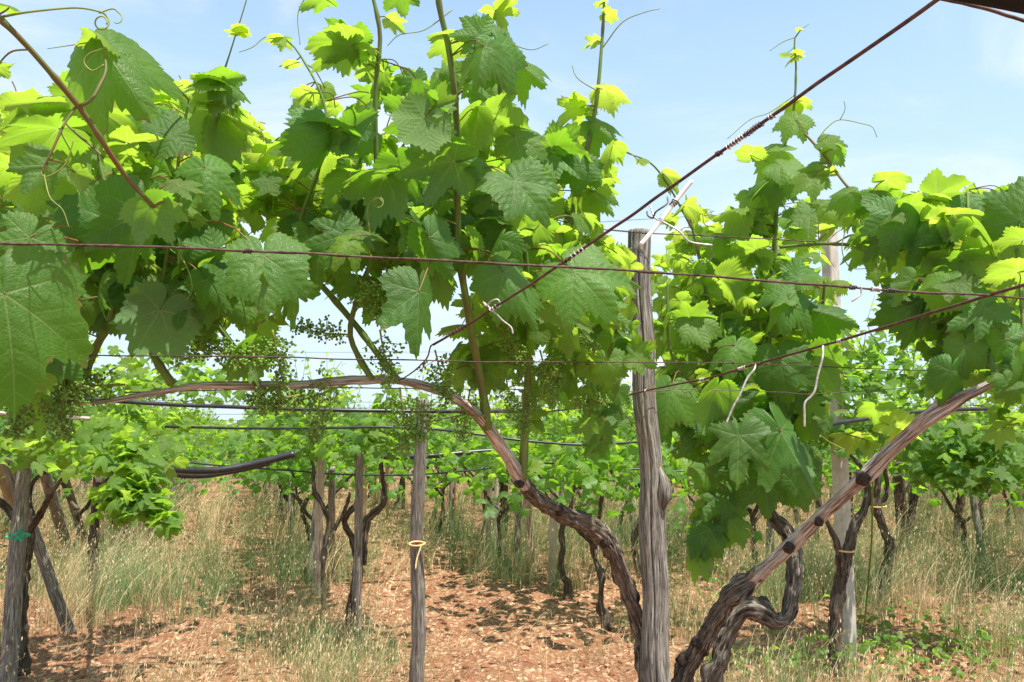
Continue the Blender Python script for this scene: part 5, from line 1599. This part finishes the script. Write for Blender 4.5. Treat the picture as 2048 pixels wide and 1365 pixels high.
mid_vine("twisted grey vine with a corded trunk behind the striped arm", (1762, 1195), [[(1760, 1200, 6.6, 30), (1772, 1140, 6.6, 28), (1780, 1100, 6.6, 28), (1768, 1060, 6.6, 22), (1752, 1010, 6.6, 24), (1756, 960, 6.6, 16), (1745, 915, 6.6, 11)], [(1756, 1010, 6.6, 16), (1775, 985, 6.62, 12), (1768, 930, 6.65, 9)]],
         [(1790, 845, 6.4, 0.7, 0.7, 0.2, 150, 6)])
mid_vine("leafy vine at the right whose crown droops behind the striped arm", (1905, 1080), [[(1912, 1082, 8.8, 16), (1918, 1020, 8.8, 18), (1925, 960, 8.7, 16), (1940, 900, 8.6, 12)]],
         [(1900, 890, 5.2, 0.42, 0.4, 0.14, 120, 3), (1990, 880, 5.0, 0.3, 0.4, 0.18, 90, 2), (1890, 945, 5.0, 0.2, 0.2, 0.08, 36, 0), (1850, 860, 5.3, 0.4, 0.4, 0.1, 70, 2), (1960, 940, 5.0, 0.16, 0.2, 0.10, 30, 0)])
mid_vine("leaning dark vine just right of the dark round post", (1818, 1065), [[(1818, 1068, 9.2, 20), (1828, 1000, 9.2, 20), (1840, 940, 9.2, 18), (1850, 880, 9.2, 12)]], [(1850, 850, 9.2, 0.8, 0.7, 0.2, 120, 4)])
mid_vine("slender vine behind the left of the tall post", (1275, 1150), [[(1280, 1155, 7.6, 18), (1268, 1080, 7.6, 18), (1290, 1010, 7.6, 16), (1275, 940, 7.6, 12), (1300, 890, 7.6, 9)]], [(1240, 850, 7.6, 0.8, 0.6, 0.2, 130, 4)])

# young bright leaves hanging under the right wires
yv = thing("grapevine", "slender young vine whip with bright yellow leaves beside the striped arm", "grapevine", G(1722, 1310) * [1, 1, 0])
mb = MB()
tube(mb, spline([G(1722, 1310) + [0, 0, -0.02], P(1742, 1100, 4.5), P(1746, 960, 3.8), P(1762, 900, 3.0), P(1735, 882, 2.6), P(1690, 868, 2.55)], 40), np.linspace(0.006, 0.0022, 40), 6)
part(mb, "stem", M_SHOOT, yv)
mb = MB()
for q in [(1720, 868, 52, 200, 0.95), (1780, 850, 62, -40, 1.0), (1790, 865, 50, -110, 0.95), (1730, 880, 38, -80, 0.5), (1690, 866, 30, 170, 0.9), (1752, 815, 55, -90, 0.5)]:
    tp, nn = leaf_dirs(q[0], q[1], q[3], 'U', 38)
    put_leaf(mb, HI[q[0] % len(HI)], P(q[0], q[1], 2.6), tp, nn, q[2] * 2.6 / F, q[4], random.random())
part(mb, "foliage", M_LEAF, yv)

# rows of further vines: a few built crowns and trunks, copied along the rows
protos = []
for k in range(9):
    rg = random.Random(100 + k)
    root = bpy.data.objects.new("grapevine", None)
    COL.objects.link(root)
    tr = far_trunk_mb(rg, 1.04, 0.027, 2 + k % 2).obj("trunk", M_BG_TRUNK, root)
    cr_ = crown_mb(rg, 330, 1.05, 0.9, 0.84, 1.60, (0.052, 0.085), LOW, 6, 0.12).obj("crown", [M_LEAF_FAR, M_SHOOT], root)
    protos.append([root, False])
taken = [(-2.75, 4.7), (-3.5, 6.9), (-0.95, 5.15), (-1.4, 6.3), (1.8, 4.6), (2.85, 6.6), (4.6, 8.8), (4.3, 9.2), (3.2, 5.8), (1.1, 7.6), (1.2, 2.7)]
rr = random.Random(42)
far = []
for k in range(-7, 13):
    y = 5.0 + rr.random()
    while y < 34:
        x = row_x(k, y) + rr.gauss(0, 0.08)
        if abs(x) < 0.60 * y + 1.9 and all((x - a) ** 2 + (y - b) ** 2 > 0.75 for a, b in taken):
            far.append((x, y))
        y += rr.uniform(1.05, 1.35) if y < 16 else rr.uniform(1.5, 2.0)
far.sort(key=lambda q: q[1])
far = far[:270]
post_mesh = []
for k in range(4):
    mb = MB()
    tube(mb, np.linspace([0, 0, -0.03], [0.04 * (k - 1), 0.02, 1.28 + 0.08 * k], 14), np.linspace(0.032, 0.027, 14), 10, 0.06, (3, 5), 0.1, seed=k)
    post_mesh.append(mb.mesh("wooden_post", [[M_POST, M_POST_PALE, M_BG_TRUNK, M_POST][k]]))
for i, (x, y) in enumerate(far):
    pr_ = protos[rr.randrange(len(protos))]
    o = pr_[0] if not pr_[1] else copy_tree(pr_[0])
    pr_[1] = True
    o.location = (x, y, 0)
    o.rotation_euler = (0, 0, rr.choice([0, pi]) + rr.gauss(0, 0.25))
    s = rr.uniform(0.9, 1.08)
    o.scale = (s, s, s * rr.uniform(0.94, 1.08))
    tag(o, "dark stemmed vine under its band of leaves in the far rows" if y > 9 else "vine standing in the grass of the middle rows under a flat leafy crown", "grapevine", "grapevines along the far rows" if y > 9 else "grapevines along the middle rows")
    if (i % 5 or y > 14) and y > 6.2:
        p = bpy.data.objects.new("wooden_post", post_mesh[rr.randrange(4)])
        COL.objects.link(p)
        p.location = (x + 0.10 + rr.gauss(0, 0.05), y - 0.12, 0)
        p.rotation_euler = (rr.gauss(0, .05), rr.gauss(0, .05), rr.random() * 6)
        tag(p, "grey post standing beside a vine in the far rows", "post", "posts along the far rows")
for pr_ in protos:
    if not pr_[1]:
        for c in list(pr_[0].children):
            bpy.data.objects.remove(c)
        bpy.data.objects.remove(pr_[0])

# vineyard beyond, read as one mass
mb = MB()
rg = random.Random(9)
for _ in range(15000):
    y = rg.uniform(30, 80)
    x = rg.uniform(-1, 1) * (0.68 * y + 2)
    z = rg.uniform(0.45, 1.8)
    a = rg.random() * 6.283
    put_leaf(mb, LOW[rg.randrange(12)], np.array([x, y, z]), np.array([cos(a), sin(a), -0.4]), np.array([rg.gauss(0, .5), rg.gauss(-.2, .5), 0.8]), rg.uniform(0.13, 0.24), rg.uniform(0.1, 0.5), rg.random())
tag(mb.obj("far_vine_foliage", M_LEAF_FAR), "distant green band of vine leaves closing the view at the horizon", "foliage", kind="stuff")
